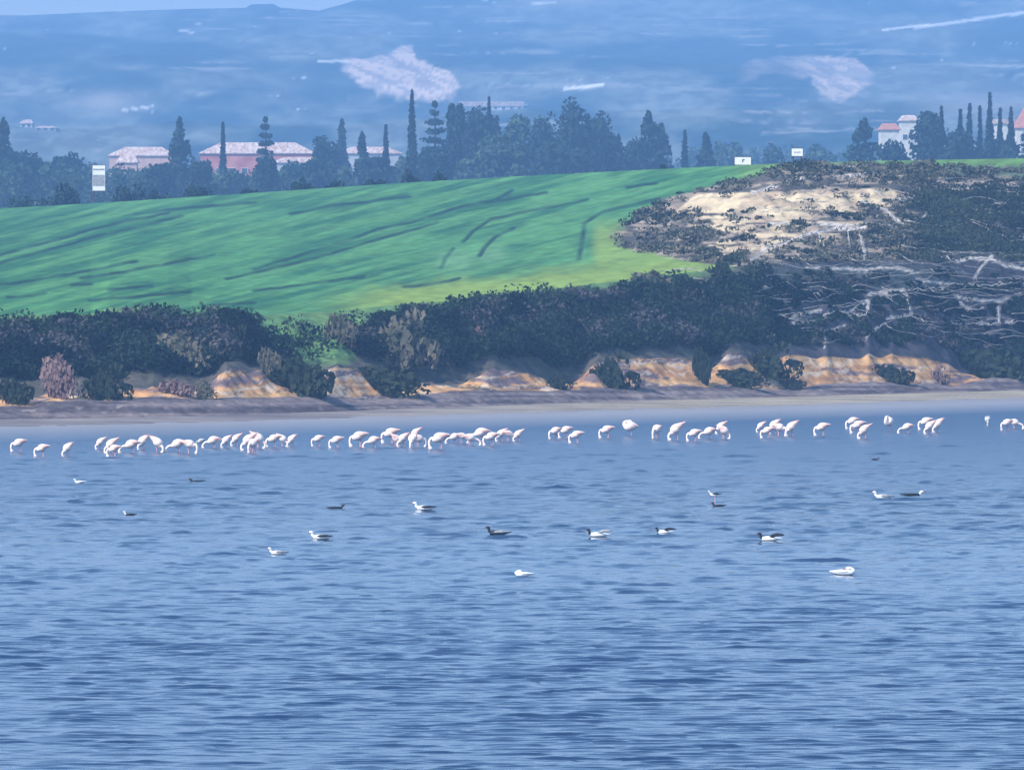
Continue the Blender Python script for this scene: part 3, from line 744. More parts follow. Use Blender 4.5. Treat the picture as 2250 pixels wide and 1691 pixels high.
TREES = [
 (8, 268, 26, 950, 'cone', 'pointed conifer cut by the left frame edge'),
 (-60, 300, 80, 980, 'round', 'broad tree beyond the left frame edge'),
 (50, 335, 60, 960, 'round', 'wide dark tree right of the pointed conifer at the left edge'),
 (150, 345, 60, 1000, 'round', 'rounded blue tree behind the left hedge, left of the tall white panel'),
 (395, 268, 27, 940, 'cone', 'broad conifer standing before the pale roofed red building, left part'),
 (350, 365, 48, 900, 'round', 'low bushy tree beneath the broad conifer'),
 (440, 352, 34, 900, 'round', 'round tree right below the broad conifer, left of the red wall'),
 (490, 276, 7, 960, 'cypress', 'slim dark cypress behind the red walled building'),
 (583, 256, 17, 930, 'layer', 'thin layered conifer in front of the long pale roof'),
 (585, 345, 28, 900, 'round', 'round tree at the foot of the thin layered conifer'),
 (715, 306, 34, 1000, 'round', 'feathery tree just right of the long pale roof'),
 (752, 272, 14, 1100, 'cone', 'faint far conifer left of the slim trees'),
 (795, 296, 14, 960, 'cone', 'narrow dark conifer, left one of the pair before the tall cypress'),
 (848, 281, 8, 960, 'cypress', 'short slim cypress left of the tallest cypress'),
 (820, 345, 54, 930, 'round', 'spreading tree left of the foot of the tallest cypress'),
 (905, 206, 11, 900, 'cypress', 'tallest dark cypress standing alone below the pink quarry'),
 (955, 222, 26, 930, 'layer', 'layered conifer right of the tallest cypress'),
 (950, 320, 45, 920, 'round', 'low tree filling the gap right of the tallest cypress'),
 (1002, 234, 20, 940, 'round', 'upright oval tree at the left end of the big grove'),
 (1060, 238, 42, 960, 'round', 'tall full tree in the left part of the big grove'),
 (1075, 222, 6, 940, 'cypress', 'thin spike of a cypress rising through the left grove'),
 (1140, 246, 40, 970, 'round', 'lighter green round tree in the middle of the grove', 'leaf_b'),
 (1100, 300, 60, 920, 'round', 'wide greenish tree low in the front of the grove', 'leaf_b'),
 (1200, 262, 38, 960, 'round', 'round topped tree in the grove right of its middle'),
 (1268, 224, 36, 940, 'round', 'tallest spreading tree at the right of the grove'),
 (1312, 254, 36, 950, 'round', 'wide crowned tree closing the right end of the grove'),
 (1230, 310, 75, 900, 'round', 'broad dark tree low at the right front of the grove'),
 (1350, 292, 22, 960, 'round', 'small drooping tree beside the right end of the grove'),
 (1425, 252, 30, 960, 'cone', 'blue triangular conifer right of the grove'),
 (1452, 282, 28, 970, 'cone', 'shorter conifer leaning on the blue triangular one'),
 (1390, 312, 26, 950, 'round', 'low tree left of the blue triangular conifer'),
 (1505, 292, 9, 960, 'cypress', 'small dark cypress between the triangular conifer and the white signs'),
 (1551, 298, 18, 950, 'cone', 'small cone shaped tree left of the lower white sign'),
 (1898, 268, 40, 880, 'cone', 'dark pyramid shaped tree left of the white houses'),
 (1960, 318, 50, 900, 'round', 'dark low tree before the white houses'),
 (2040, 240, 44, 900, 'round', 'flat topped dark tree right of the white houses'),
 (2069, 240, 5, 890, 'cypress', 'stubby cypress tip on the flat topped tree'),
 (2110, 246, 9, 900, 'cypress', 'leftmost of the row of sharp cypresses at right'),
 (2130, 234, 10, 910, 'cypress', 'second of the row of sharp cypresses at right'),
 (2153, 240, 5, 900, 'cypress', 'thinnest of the row of sharp cypresses at right'),
 (2175, 212, 11, 900, 'cypress', 'tallest of the row of sharp cypresses at right'),
 (2197, 244, 9, 905, 'cypress', 'cypress just left of the white villa at right'),
 (2221, 242, 12, 905, 'cypress', 'cypress between the white villa and the right frame edge'),
 (2110, 290, 60, 880, 'round', 'dark mass of a tree under the sharp cypresses'),
 (2200, 305, 60, 880, 'round', 'broad dark tree below the white villa at right'),
 (2290, 270, 50, 900, 'round', 'tree past the right frame edge'),
 (690, 352, 46, 930, 'round', 'low tree below the right end of the long pale roof'),
 (640, 360, 40, 980, 'round', 'blue bushy tree beside the white railings'),
 (1700, 325, 30, 1100, 'round', 'faint low tree between the two white signs', 'leaf_b'),
 (1600, 312, 46, 1200, 'round', 'faint far tree above the lower white sign', 'leaf_b'),
 (1800, 322, 44, 1150, 'round', 'faint low tree between upper sign and pyramid tree', 'leaf_b'),
]
for T in TREES:
    px, yt, hw, d, kind, lab = T[:6]; d *= 1.12; hw *= 1.3 if (kind == 'round' and 980 < px < 1400) else 1.0
    tree(px, yt, hw, d, kind, lab, T[6] if len(T) > 6 else ('leaf_c' if kind == 'cypress' else 'leaf_a'), TG)

# far belt of wood behind everything else
def belt():
    rs = np.random.RandomState(77); V = []
    for i in range(260):
        px = rs.uniform(-350, 2600); d = rs.uniform(1560, 1680)
        yt = np.interp(px, [-300, 0, 200, 700, 900, 1000, 1330, 1400, 1560, 1850, 1950, 2600], [350, 352, 362, 372, 350, 300, 300, 338, 332, 330, 300, 290]) + rs.uniform(-10, 22)
        z0 = 20.0; h = zat(yt, d) - z0; r = rs.uniform(2.5, 5.5)
        V.append(leaf_cloud(np.array([[wx(px, d), d, z0 + h * 0.45], [wx(px, d) + rs.uniform(-2, 2), d, z0 + h * 0.75]]), np.array([[r, r, h * 0.5], [r * 0.6, r * 0.6, h * 0.28]]), 330, 0.55, rs))
    for i in range(170):
        px = rs.uniform(-350, 1010); d = rs.uniform(1040, 1120)
        yt = np.interp(px, [-300, 0, 200, 240, 380, 450, 560, 700, 900, 1000], [356, 360, 372, 372, 370, 384, 384, 368, 356, 346]) + rs.uniform(-12, 20)
        z0 = 18.0; h = zat(yt, d) - z0; r = rs.uniform(1.6, 3.4)
        V.append(leaf_cloud(np.array([[wx(px, d), d, z0 + h * 0.45], [wx(px, d) + rs.uniform(-2, 2), d, z0 + h * 0.75]]), np.array([[r, r, h * 0.5], [r * 0.6, r * 0.6, h * 0.28]]), 330, 0.36, rs))
    V = np.concatenate(V)
    tag(mesh_obj('woodland', V, quads(len(V) // 4), M['leaf_b']), 'distant belt of mixed trees merging behind the crest', 'woodland', kind='stuff')
belt()

# hedges and bushes standing on the crest
HB = [(60, 420, 75, 'low dark hedge bush at the far left of the crest'), (140, 398, 52, 'large dark rounded bush on the crest left of the white panel'),
 (290, 398, 46, 'rounded dark bush on the crest right of the white panel'), (440, 402, 50, 'flat dark bush on the crest below the broad conifer'),
 (350, 415, 50, 'low green bush between the two rounded crest bushes'), (545, 412, 60, 'thin low bush on the crest under the red wall'),
 (665, 388, 44, 'dark clipped bush on the crest below the white railings'), (735, 392, 40, 'dark bush right beside the clipped crest bush'),
 (830, 392, 50, 'low dark bush on the crest left of the tallest cypress'), (900, 372, 40, 'dark bush at the foot of the tallest cypress'), (958, 372, 36, 'dark bush right of the tallest cypress foot'),
 (1462, 357, 34, 'small dark bush on the crest left of the white signs'), (1050, 392, 60, 'very low bush on the crest below the grove'), (1250, 378, 90, 'long low bush on the crest below the right grove')]
for i, (px, yt, hw, lab) in enumerate(HB):
    d = float(c_dcrest(px)) + 45; z0 = ground_at(px, d) - 0.1; h = max(0.8, zat(yt, d) - z0); r = hw * d / F
    rs = np.random.RandomState(300 + i); c, rr = lobes(12, r, r * 0.5, h * 0.75, rs, 0.42, 0.05)
    v = leaf_cloud(c, rr, 2000, 0.17, rs); v[:, 2] *= h / v[:, 2].max()
    o = empty('bush', (wx(px, d), d, z0)); tag(o, lab, 'bush', 'bushes along the field crest')
    mesh_obj('foliage', v, quads(len(v) // 4), M['leaf_a'], o)
    mesh_obj('stem', *tube([(0, 0, -0.2), (0.05, 0, h * 0.6)], [0.08, 0.03], 6), M['bark'], o)

# ------------------------------------------------------------------ buildings
def box(x0, x1, y0, y1, z0, z1):
    v = [(x0, y0, z0), (x1, y0, z0), (x1, y1, z0), (x0, y1, z0), (x0, y0, z1), (x1, y0, z1), (x1, y1, z1), (x0, y1, z1)]
    f = [(0, 3, 2, 1), (4, 5, 6, 7), (0, 1, 5, 4), (1, 2, 6, 5), (2, 3, 7, 6), (3, 0, 4, 7)]
    return v, f
MB = {'red': mat_noise('red_plaster', (0.40, 0.10, 0.08), (0.62, 0.26, 0.20), 0.25), 'pinkwall': mat_noise('pink_plaster', (0.55, 0.33, 0.28), (0.66, 0.42, 0.35), 0.5),
      'whitewall': mat_noise('white_plaster', (0.52, 0.49, 0.44), (0.72, 0.68, 0.62), 0.8), 'roofpale': mat_noise('pale_roof', (0.42, 0.24, 0.18), (0.68, 0.58, 0.52), 0.6, stretch=(3, 1, 1)),
      'roofred': mat_noise('tile_roof', (0.42, 0.16, 0.10), (0.55, 0.26, 0.17), 1.2), 'glass': mat_noise('window_glass', (0.03, 0.04, 0.05), (0.07, 0.08, 0.10), 2, rough=0.15, spec=0.6),
      'frame': mat_noise('white_frame', (0.78, 0.78, 0.76), (0.86, 0.86, 0.84), 3), 'greywall': mat_noise('grey_plaster', (0.36, 0.36, 0.38), (0.48, 0.47, 0.48), 0.6)}
def building(px0, px1, yeave, yroof, d, dep, wall, roof, label, cat='building', nwin=4, zb=None, name='house', floors=1, rail=False, flat=False):
    if zb == 'mountain': d, zb = on_mountain((px0 + px1) / 2, yeave + 9)
    else: d = d * 1.42
    xc = wx((px0 + px1) / 2, d); W = (px1 - px0) * d / F; z0 = (ground_at((px0 + px1) / 2, d) if zb is None else zb)
    he = zat(yeave, d) - z0; hr = zat(yroof, d) - z0
    o = empty(name, (xc, d, z0)); tag(o, label, cat)
    mesh_obj('wall', *box(-W / 2, W / 2, 0, dep, -2.0, he), MB[wall], o)
    e = 0.4
    if flat:
        mesh_obj('roof', *box(-W / 2 - e, W / 2 + e, -e, dep + e, he, max(hr, he + 0.3)), MB[roof], o)
    else:
        x0, x1, y0, y1 = -W / 2 - e, W / 2 + e, -e, dep + e; ins = min(dep * 0.5, W * 0.25)
        v = [(x0, y0, he + .01), (x1, y0, he + .01), (x1, y1, he + .01), (x0, y1, he + .01), (x0 + ins, dep / 2, hr), (x1 - ins, dep / 2, hr), (x0, y0, he + .2), (x1, y0, he + .2), (x1, y1, he + .2), (x0, y1, he + .2)]
        f = [(0, 3, 2, 1), (0, 1, 7, 6), (1, 2, 8, 7), (2, 3, 9, 8), (3, 0, 6, 9), (6, 7, 5, 4), (7, 8, 5), (8, 9, 4, 5), (9, 6, 4)]
        mesh_obj('roof', v, f, MB[roof], o)
    fh = he / floors
    for fl in range(floors):
        for i in range(nwin):
            cx = -W / 2 + W * (i + 0.5) / nwin; ww = min(0.7, W / nwin * 0.3); zc = fl * fh + fh * 0.55
            fr = mesh_obj('window', *join([box(cx - ww - .08, cx - ww, -0.06, 0.02, zc - .7, zc + .7), box(cx + ww, cx + ww + .08, -0.06, 0.02, zc - .7, zc + .7), box(cx - ww, cx + ww, -0.06, 0.02, zc + .62, zc + .7), box(cx - ww, cx + ww, -0.06, 0.02, zc - .7, zc - .62)]), MB['frame'], o)
            mesh_obj('pane', *box(cx - ww, cx + ww, -0.03, 0.01, zc - .62, zc + .62), MB['glass'], fr)
    return o, W, he
building(240, 385, 343, 322, 1000, 9, 'pinkwall', 'roofpale', 'long pink walled building with pale roof, left of the broad conifer', nwin=6, floors=2, name='building')
building(440, 690, 338, 312, 1010, 10, 'red', 'roofpale', 'long brick red building with white roof behind the layered conifer', nwin=9, floors=2, name='building')
building(600, 712, 358, 345, 985, 7, 'greywall', 'roofpale', 'low grey block with white railings at the right end of the red building', nwin=5, name='building')
building(258, 300, 358, 338, 955, 6, 'pinkwall', 'roofpale', 'small tan house in front of the pink building', nwin=2)
building(740, 880, 338, 322, 1050, 8, 'greywall', 'roofpale', 'long grey building with white roof behind the slim trees', nwin=7, name='building')
building(1010, 1150, 234, 223, 0, 20, 'whitewall', 'roofpale', 'large white roofed hall showing above the grove', nwin=8, zb='mountain', name='warehouse', cat='building', flat=True)
building(1935, 1976, 286, 270, 960, 8, 'whitewall', 'roofred', 'small white house left of the flat topped tree, lower one', nwin=2, floors=2)
building(1980, 2016, 266, 252, 980, 8, 'whitewall', 'roofpale', 'white house with chimney beside the flat topped tree, upper one', nwin=2, floors=3)
building(2190, 2226, 272, 262, 960, 8, 'whitewall', 'roofpale', 'tall white villa between the cypresses at right', nwin=2, floors=3, flat=True)
building(2235, 2330, 282, 232, 970, 10, 'whitewall', 'roofred', 'white house with red roof cut by the right frame edge', nwin=3, floors=2)
building(45, 70, 272, 262, 0, 12, 'whitewall', 'roofpale', 'tiny white farmhouse on the hill at far left', nwin=2, zb='mountain')
building(78, 122, 282, 276, 0, 12, 'whitewall', 'roofpale', 'long low white barn beside the tiny farmhouse', nwin=3, zb='mountain', name='barn')

# railing in front of the grey block
o = empty('railing', (wx(665, 1350), 1350, ground_at(665, 1350))); tag(o, 'white railing in front of the low grey block', 'railing')
zt = zat(370, 1350) - o.location.z
for k in range(9):
    x = -2.2 + k * 0.55; mesh_obj('post', *box(x - .06, x + .06, -.06, .06, 0, zt), MB['frame'], o)
for zr in (zt - 0.9, zt):
    mesh_obj('rail', *box(-2.5, 2.5, -.07, .07, zr + .002, zr + .35), MB['frame'], o)

# tall white panel on the crest and the two sign boards
def board(px0, px1, y0, y1, d, label, name, mark):
    z1, z2 = zat(y1, d), zat(y0, d); W = (px1 - px0) * d / F; g = ground_at((px0 + px1) / 2, d)
    o = empty(name, (wx((px0 + px1) / 2, d), d, g)); tag(o, label, 'sign')
    bd = box(-W / 2, W / 2, -0.04, 0.04, z1 - g, z2 - g); mesh_obj('panel', *bd, MB['frame'], o)
    fr = 0.05
    mesh_obj('frame', *join([box(-W / 2 - fr, -W / 2, -.06, .06, z1 - g - fr, z2 - g + fr), box(W / 2, W / 2 + fr, -.06, .06, z1 - g - fr, z2 - g + fr), box(-W / 2, W / 2, -.06, .06, z2 - g, z2 - g + fr), box(-W / 2, W / 2, -.06, .06, z1 - g - fr, z1 - g)]), M['brown'], o)
    for sx in (-1, 1):
        mesh_obj('post', *box(sx * W * 0.35 - .05, sx * W * 0.35 + .05, 0.07, 0.15, -0.3, z2 - g - .05), M['bark'], o)
    for i, mk in enumerate(mark):
        mesh_obj('marking', *box(mk[0] * W, mk[1] * W, -0.055, -0.042, z1 - g + mk[2] * (z2 - z1), z1 - g + mk[3] * (z2 - z1)), M[mk[4]] if mk[4] in M else MB[mk[4]], o)
board(1614, 1650, 345, 362, 548, 'wider white sign board with small dark mark on the field crest, lower one', 'sign_board', [(-0.03, 0.10, 0.55, 0.70, 'brown'), (-0.04, 0.02, 0.3, 0.58, 'brown')])
board(1739, 1764, 326, 343, 530, 'smaller white sign board with faint grey line, upper right one', 'sign_board', [(-0.3, 0.3, 0.42, 0.58, 'grey_f')])
board(203, 231, 363, 419, 668, 'tall white panel with grey bands standing on the crest at left', 'hoarding', [(-0.46, 0.46, 0.18, 0.62, 'duckgrey'), (-0.46, 0.46, 0.80, 0.86, 'duckgrey')])

# ------------------------------------------------------------------ birds
def flamingo_parts(pose):
    """bird facing -x, waterline at z=0; rows: x,y,z,halfwidth,halfheight"""
    tail = [(0.40, 0, 0.50, .012, .008), (0.30, 0, 0.50, .055, .04), (0.18, 0, 0.47, .10, .085), (0.04, 0, 0.43, .135, .125), (-0.08, 0, 0.39, .12, .12), (-0.17, 0, 0.36, .07, .08)]
    if pose == 0: neck = [(-0.24, 0, 0.38, .036, .036), (-0.30, 0, 0.34, .030, .030), (-0.33, 0, 0.24, .027, .027), (-0.32, 0, 0.13, .027, .027), (-0.29, 0, 0.05, .036, .042), (-0.25, 0, 0.0, .028, .030)]
    elif pose == 1:
        tail = [(0.30, 0, 0.58, .012, .008), (0.23, 0, 0.57, .06, .04), (0.14, 0, 0.51, .11, .09), (0.03, 0, 0.42, .14, .13), (-0.06, 0, 0.34, .12, .12), (-0.12, 0, 0.27, .07, .08)]
        neck = [(-0.19, 0, 0.24, .034, .034), (-0.24, 0, 0.17, .028, .028), (-0.24, 0, 0.08, .028, .028), (-0.20, 0, 0.02, .038, .040), (-0.16, 0, -0.02, .03, .03)]
    elif pose == 2:   # asleep, neck folded on the back
        tail = [(0.36, 0, 0.36, .012, .008), (0.27, 0, 0.39, .06, .05), (0.15, 0, 0.40, .12, .11), (0.0, 0, 0.40, .155, .15), (-0.12, 0, 0.39, .13, .13), (-0.20, 0, 0.42, .07, .08)]
        neck = [(-0.25, 0.0, 0.50, .040, .040), (-0.20, 0.02, 0.57, .034, .034), (-0.10, 0.04, 0.585, .034, .034), (0.0, 0.05, 0.57, .042, .044), (0.06, 0.05, 0.55, .03, .03)]
    elif pose == 3:   # head raised
        neck = [(-0.24, 0, 0.42, .038, .038), (-0.29, 0, 0.52, .030, .030), (-0.26, 0, 0.62, .028, .028), (-0.20, 0, 0.72, .028, .028), (-0.21, 0, 0.80, .034, .036), (-0.27, 0, 0.83, .042, .040), (-0.32, 0, 0.81, .028, .028)]
    else:             # reaching forward low
        tail = [(0.40, 0, 0.40, .012, .008), (0.30, 0, 0.41, .055, .04), (0.18, 0, 0.40, .10, .09), (0.04, 0, 0.37, .14, .13), (-0.08, 0, 0.33, .12, .12), (-0.17, 0, 0.29, .07, .08)]
        neck = [(-0.25, 0, 0.27, .036, .036), (-0.34, 0, 0.25, .029, .029), (-0.42, 0, 0.18, .027, .027), (-0.46, 0, 0.09, .030, .032), (-0.44, 0, 0.02, .038, .040), (-0.40, 0, -0.02, .03, .03)]
    tail = [(a, b, c, d_ * 1.3, e * 1.32) for a, b, c, d_, e in tail]; neck = [(a, b, c, d_ * 1.65, e * 1.65) for a, b, c, d_, e in neck]
    body = tail + neck
    h = neck[-1]; g = neck[-2]
    hd = Vector((h[0] - g[0], h[1] - g[1], h[2] - g[2])).normalized()
    dn = Vector((0, 0, -1)) if abs(hd.z) < 0.8 else Vector((0.6, 0, -0.3))
    p0 = Vector(h[:3]); bill = [(*(p0), .022, .024), (*(p0 + hd * .05), .02, .022), (*(p0 + hd * .08 + dn * .03), .015, .016), (*(p0 + hd * .09 + dn * .07), .006, .007)]
    return body, bill
def flamingo(pose, grey=False):
    body, bill = flamingo_parts(pose)
    root = empty('flamingo', (0, 0, 0))
    mesh_obj('body', *sweep(body, 12, 4), M['grey_f' if grey else 'white'], root, smooth=True)
    mesh_obj('bill', *sweep(bill, 8, 3), M['black'], root, smooth=True)
    b = body[2:5]; cx, cz = b[1][0] + 0.02, b[1][2] + 0.015; slope = (body[1][2] - body[4][2]) / (body[1][0] - body[4][0])
    for s in (-1, 1):
        w = [(cx + dx, s * (0.108 + wy), cz + dx * slope + dz, hwid, hh) for dx, wy, dz, hwid, hh in
             ((-0.15, 0.00, 0.01, .012, .03), (-0.07, 0.03, 0.02, .028, .075), (0.04, 0.035, 0.02, .03, .085), (0.15, 0.01, 0.01, .024, .06), (0.26, -0.03, -0.01, .010, .022), (0.32, -0.05, -0.02, .004, .01))]
        mesh_obj('wing', *sweep(w, 8, 3), M['grey_f' if grey else 'pink'], root, smooth=True)
    lx = body[3][0] + 0.02
    for s in (-1, 1):
        if pose == 2 and s == 1: continue
        l = [(lx, s * 0.045, body[3][2] - 0.08, .022, .022), (lx + 0.01 * s, s * 0.045, 0.20, .012, .012), (lx - 0.02 * s, s * 0.045, 0.16, .016, .016), (lx - 0.03 * s, s * 0.045, -0.05, .010, .010), (lx - 0.04 * s, s * 0.045, -0.3, .010, .010)]
        mesh_obj('leg', *sweep(l, 6, 2), M['leg'], root, smooth=True)
    return root
def dup(root, loc, rz, s, label=None, group=None):
    r = root.copy(); COL.objects.link(r); r.location = loc; r.rotation_euler = (0, 0, rz); r.scale = (s, s, s)
    if label: r['label'] = label
    if group: r['group'] = group
    for ch in list(root.children):
        c = ch.copy(); COL.objects.link(c); c.parent = r
    return r
# px of the body, row where the bird meets the water, size, pose, turn in degrees
FL = [(41, 993, .95, 0, 10), (92, 1004, .90, 0, -5), (147, 1003, .9, 1, 40), (220, 987, .8, 1, 20), (243, 996, 1.0, 1, 15), (250, 1004, .85, 0, -10), (288, 995, 1.05, 4, 5), (313, 989, 1.0, 1, 45), (347, 994, 1.05, 1, 150),
 (390, 994, 1.05, 4, 0), (417, 997, 1.0, 0, 160), (441, 981, .6, 0, 20), (468, 984, .95, 4, 0), (496, 984, .85, 1, 30), (518, 980, .85, 1, 20), (545, 990, 1.15, 1, 10), (556, 996, 1.05, 0, 60), (569, 985, 1.1, 1, 170),
 (601, 983, .95, 0, 10), (622, 981, .85, 1, 160), (640, 982, .85, 1, 40), (699, 981, .85, 0, 15), (739, 985, .9, 0, 0), (788, 982, 1.15, 0, -8), (820, 984, .95, 4, 10), (858, 974, 1.15, 0, 0), (872, 982, .9, 1, 190), (884, 982, .95, 1, 30),
 (912, 968, .9, 1, 20), (906, 984, 1.0, 1, 70), (921, 982, .9, 0, 190), (965, 988, 1.25, 0, 0), (998, 974, .85, 4, 20), (1016, 974, .8, 0, 190), (1034, 978, .95, 4, 180), (1056, 970, 1.15, 4, 0), (1079, 979, 1.0, 0, 5), (1100, 970, .9, 1, 20), (1118, 970, .85, 0, 200), (1138, 970, .85, 1, 15),
 (1220, 965, .95, 0, 30), (1243, 963, .95, 0, 10), (1266, 974, .95, 0, -12), (1333, 963, 1.0, 0, 0), (1385, 958, 1.15, 2, 0), (1443, 964, 1.1, 0, 60), (1484, 967, 1.25, 1, 10), (1525, 970, .95, 0, 0), (1558, 964, 1.0, 4, 10), (1583, 953, .9, 1, 10), (1592, 965, 1.0, 1, 175),
 (1671, 950, .8, 1, 20), (1686, 963, .9, 0, 0), (1700, 953, 1.05, 1, 30), (1713, 958, 1.0, 0, 160), (1738, 958, 1.1, 1, 25), (1806, 958, 1.05, 0, -5), (1873, 943, 1.0, 0, 20), (1885, 953, 1.05, 0, 5), (1898, 964, 1.05, 1, 0), (1953, 947, 1.15, 2, 60), (1993, 952, .9, 4, 0),
 (2034, 945, 1.05, 0, 10), (2042, 954, 1.0, 1, 20), (2060, 950, 1.05, 1, 30), (2170, 935, .75, 1, 90), (2212, 946, .95, 0, 30), (2230, 942, .9, 4, 170)]
ORD1 = ['', 'first', 'second', 'third', 'fourth', 'fifth', 'sixth', 'seventh', 'eighth', 'ninth', 'tenth', 'eleventh', 'twelfth', 'thirteenth', 'fourteenth', 'fifteenth', 'sixteenth', 'seventeenth', 'eighteenth', 'nineteenth']
TENS = {2: 'twenty', 3: 'thirty', 4: 'forty', 5: 'fifty', 6: 'sixty', 7: 'seventy'}; TENTH = {2: 'twentieth', 3: 'thirtieth', 4: 'fortieth', 5: 'fiftieth', 6: 'sixtieth', 7: 'seventieth'}
def ordinal(n):
    if n < 20: return ORD1[n]
    return TENTH[n // 10] if n % 10 == 0 else TENS[n // 10] + '-' + ORD1[n % 10]
POSE = {0: 'feeding, neck arched down', 1: 'tipped forward, tail high', 2: 'asleep, neck on its back', 3: 'with raised head', 4: 'neck stretched low'}
protos = {}
FL_sorted = sorted(FL, key=lambda f: f[0])
for i, (px, pyw, s, pose, rot) in enumerate(FL_sorted):
    d = H * F / (pyw - YH); grey = px in (441, 2170)
    key = (pose, grey); facing = 'facing right' if 120 < rot < 240 else 'facing left' if rot < 50 else 'turned away'
    lab = f'{"greyish young" if grey else "pale pink"} flamingo {POSE[pose]}, {facing}, {ordinal(i + 1)} from left in row'
    lab = ' '.join(lab.split())
    loc = (wx(px, d), d, 0.0); rz = math.radians(rot); s *= 1.08
    if key not in protos:
        r = flamingo(pose, grey); protos[key] = r; r.location = loc; r.rotation_euler = (0, 0, rz); r.scale = (s, s, s)
        tag(r, lab, 'flamingo', 'flamingos wading in a row')
    else:
        r = dup(protos[key], loc, rz, s, lab)

def duck(px, pyw, length_px, style, rot, label, cat='duck', name='duck', colors=('duckwhite', 'black', 'black'), tuck=False, wing_up=False, flat=1.0, zoff=0.02):
    """facing -x; body length 0.6"""
    d = H * F / (pyw - YH); s = length_px * d / F / 0.62
    root = empty(name, (wx(px, d), d, zoff), math.radians(rot), s); root.scale[2] = s * 0.78; tag(root, label, cat, 'water birds scattered in front of the flamingos')
    body = [(0.33, 0, 0.10 * flat, .01, .006), (0.24, 0, 0.085 * flat, .05, .03), (0.12, 0, 0.07 * flat, .10, .075 * flat), (-0.02, 0, 0.065 * flat, .12, .095 * flat), (-0.14, 0, 0.065 * flat, .10, .085 * flat), (-0.21, 0, 0.08 * flat, .06, .06)]
    if tuck: neck = [(-0.22, 0, 0.13, .045, .045), (-0.17, 0, 0.18, .042, .042), (-0.10, 0.02, 0.195, .048, .045), (-0.05, 0.03, 0.18, .025, .025)]
    else: neck = [(-0.24, 0, 0.13 * flat, .04, .04), (-0.25, 0, 0.19 * flat, .035, .035), (-0.265, 0, 0.235 * flat, .045, .045), (-0.30, 0, 0.24 * flat, .042, .038), (-0.33, 0, 0.23 * flat, .02, .02)]
    mesh_obj('body', *sweep(body, 12, 4), M[colors[0]], root, smooth=True)
    mesh_obj('head', *sweep([(-0.19, 0, 0.085 * flat, .05, .055)] + neck, 10, 4), M[colors[1]], root, smooth=True)
    h = Vector(neck[-1][:3]); dr = Vector((0.07, 0.02, -0.02)) if tuck else Vector((-0.065, 0, -0.015))
    mesh_obj('bill', *sweep([(*h, .018, .016), (*(h + dr * .6), .018, .010), (*(h + dr), .012, .005)], 8, 2), M['bill'], root, smooth=True)
    for sd in (-1, 1):
        if wing_up:
            w = [(0.0, sd * 0.08, 0.11, .04, .012), (0.08, sd * 0.12, 0.17, .05, .012), (0.20, sd * 0.15, 0.21, .045, .01), (0.36, sd * 0.16, 0.20, .02, .006)]
            v, f = sweep([(a, b, c, e, hh) for a, b, c, hh, e in w], 8, 3)
        else:
            w = [(-0.12, sd * 0.085, 0.09 * flat, .01, .02), (-0.03, sd * 0.105, 0.105 * flat, .028, .05 * flat), (0.10, sd * 0.095, 0.105 * flat, .026, .045 * flat), (0.22, sd * 0.05, 0.105 * flat, .016, .025), (0.32, sd * 0.02, 0.115 * flat, .006, .008)]
            v, f = sweep(w, 8, 3)
        mesh_obj('wing', v, f, M[colors[2]], root, smooth=True)
    return root
W_, B_, G_, N_ = 'duckwhite', 'black', 'duckgrey', 'brown'
duck(176, 1062, 27, 0, 5, 'small bright white bird floating below the left flamingos', 'gull', 'gull', (W_, W_, W_))
duck(434, 1059, 36, 0, 0, 'very flat dark duck low in the water below the left flamingos', colors=(B_, B_, B_), flat=0.5)
duck(286, 1134, 29, 0, 0, 'small dark duck with white chest at the left', colors=(B_, W_, B_))
duck(737, 1119, 38, 0, 180, 'dark slender duck, alone above the pair at left of centre', colors=(B_, B_, B_), flat=0.7)
duck(706, 1185, 50, 0, 0, 'white duck with black wing patch and tail, right above the bright white one', colors=(W_, W_, B_))
duck(612, 1219, 44, 0, 8, 'bright white duck with black back edge, lowest at the left', colors=(W_, W_, G_))
duck(934, 1121, 50, 0, 0, 'white headed duck with dark tail, farthest at centre', colors=(W_, W_, B_))
duck(1096, 1176, 54, 0, 0, 'black headed duck with grey white flank at centre', colors=(B_, B_, G_))
duck(1315, 1180, 50, 0, 0, 'grey white duck raising pale wings right of the black headed one', colors=(W_, B_, G_), wing_up=True)
duck(1460, 1173, 40, 0, 10, 'small duck with dark curved raised wings right of centre', colors=(W_, B_, B_), wing_up=True)
duck(1150, 1267, 46, 0, 5, 'bright white duck with tucked head, lowest at centre', colors=(W_, W_, W_), tuck=True)
duck(1923, 1011, 17, 0, 180, 'tiny dark duck right below the right flamingos', colors=(N_, B_, B_))
duck(1580, 1114, 32, 0, 0, 'small black duck floating just below the wading stilt', colors=(B_, B_, B_), flat=0.8)
duck(1942, 1096, 46, 0, 0, 'white duck with grey wings, left one of the right pair', colors=(W_, W_, G_))
duck(2003, 1090, 50, 0, 180, 'white headed duck with long dark back, right one of the right pair', colors=(B_, W_, B_), flat=0.6)
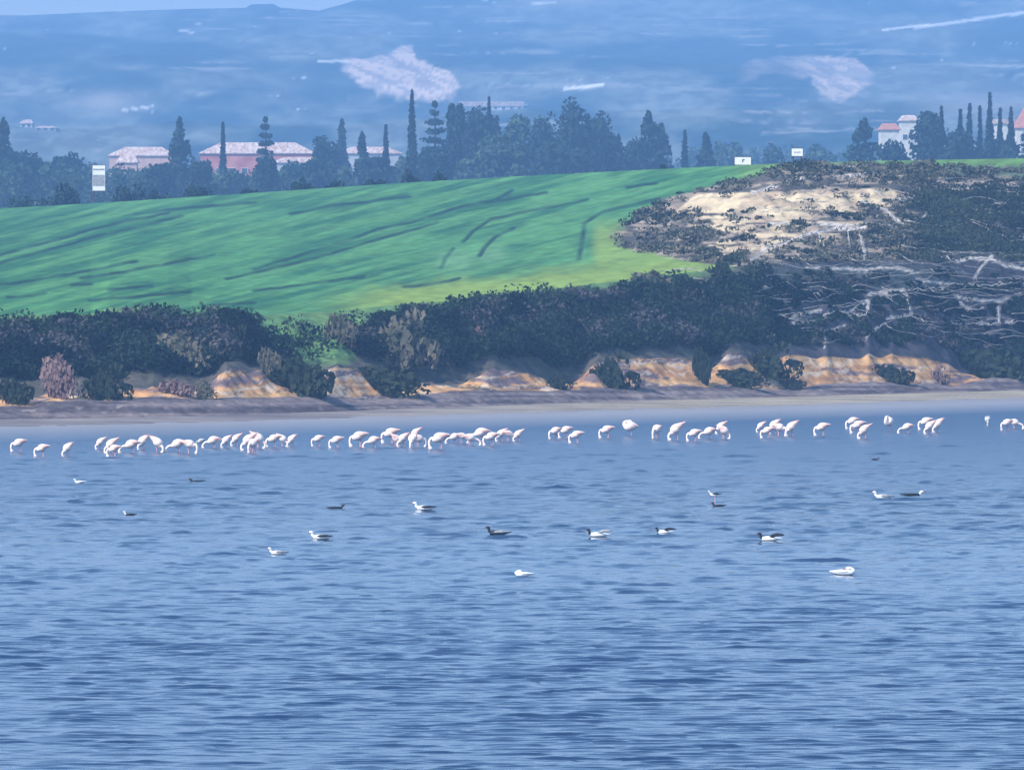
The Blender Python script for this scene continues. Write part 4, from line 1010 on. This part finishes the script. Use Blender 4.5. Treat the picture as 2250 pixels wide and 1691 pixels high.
duck(1692, 1189, 52, 0, 0, 'black and white duck with dark wings lifted, right of centre', colors=(W_, B_, B_), wing_up=True)
duck(1854, 1264, 60, 0, 175, 'largest bright white duck with tucked head, lowest at the right', colors=(W_, W_, W_), tuck=True)
# a black and white wader on long legs
d = H * F / (1108 - YH); o = empty('stilt', (wx(1570, d), d, 0), 0, 0.95); tag(o, 'black and white stilt standing on long thin legs above a black duck', 'wading bird', 'water birds scattered in front of the flamingos')
mesh_obj('body', *sweep([(0.22, 0, .36, .01, .006), (0.12, 0, .36, .04, .035), (0.0, 0, .35, .065, .06), (-0.10, 0, .36, .05, .05), (-0.15, 0, .40, .022, .022), (-0.18, 0, .45, .02, .02), (-0.21, 0, .48, .028, .026), (-0.235, 0, .48, .01, .01)], 10, 4), M['duckwhite'], o, smooth=True)
mesh_obj('bill', *sweep([(-0.235, 0, .48, .008, .008), (-0.33, 0, .465, .003, .003)], 6, 2), M['black'], o)
for s in (-1, 1):
    mesh_obj('wing', *sweep([(-0.08, s * .05, .38, .01, .02), (0.04, s * .055, .39, .018, .04), (0.15, s * .03, .38, .012, .02), (0.26, s * .01, .38, .004, .006)], 8, 3), M['black'], o, smooth=True)
    mesh_obj('leg', *sweep([(0.0, s * .03, .31, .012, .012), (0.02, s * .03, .16, .010, .010), (0.0, s * .03, -.1, .008, .008)], 6, 2), M['leg'], o)

# ------------------------------------------------------------------ haze: blue air over the whole valley
hm = bpy.data.materials.new('haze_air'); hm.use_nodes = True; ht = hm.node_tree; ht.nodes.clear()
ho = ht.nodes.new('ShaderNodeOutputMaterial'); pv = ht.nodes.new('ShaderNodeVolumePrincipled')
pv.inputs['Color'].default_value = HAZE_COLOR; pv.inputs['Density'].default_value = HAZE_DENSITY
pv.inputs['Anisotropy'].default_value = 0.0
ht.links.new(pv.outputs[0], ho.inputs['Volume'])
v, f = box(-1200, 1200, -60, 4700, -1.6, 260)
hz = mesh_obj('haze', v, f, hm); tag(hz, 'blue haze filling the air over lake and valley', 'haze', kind='stuff')
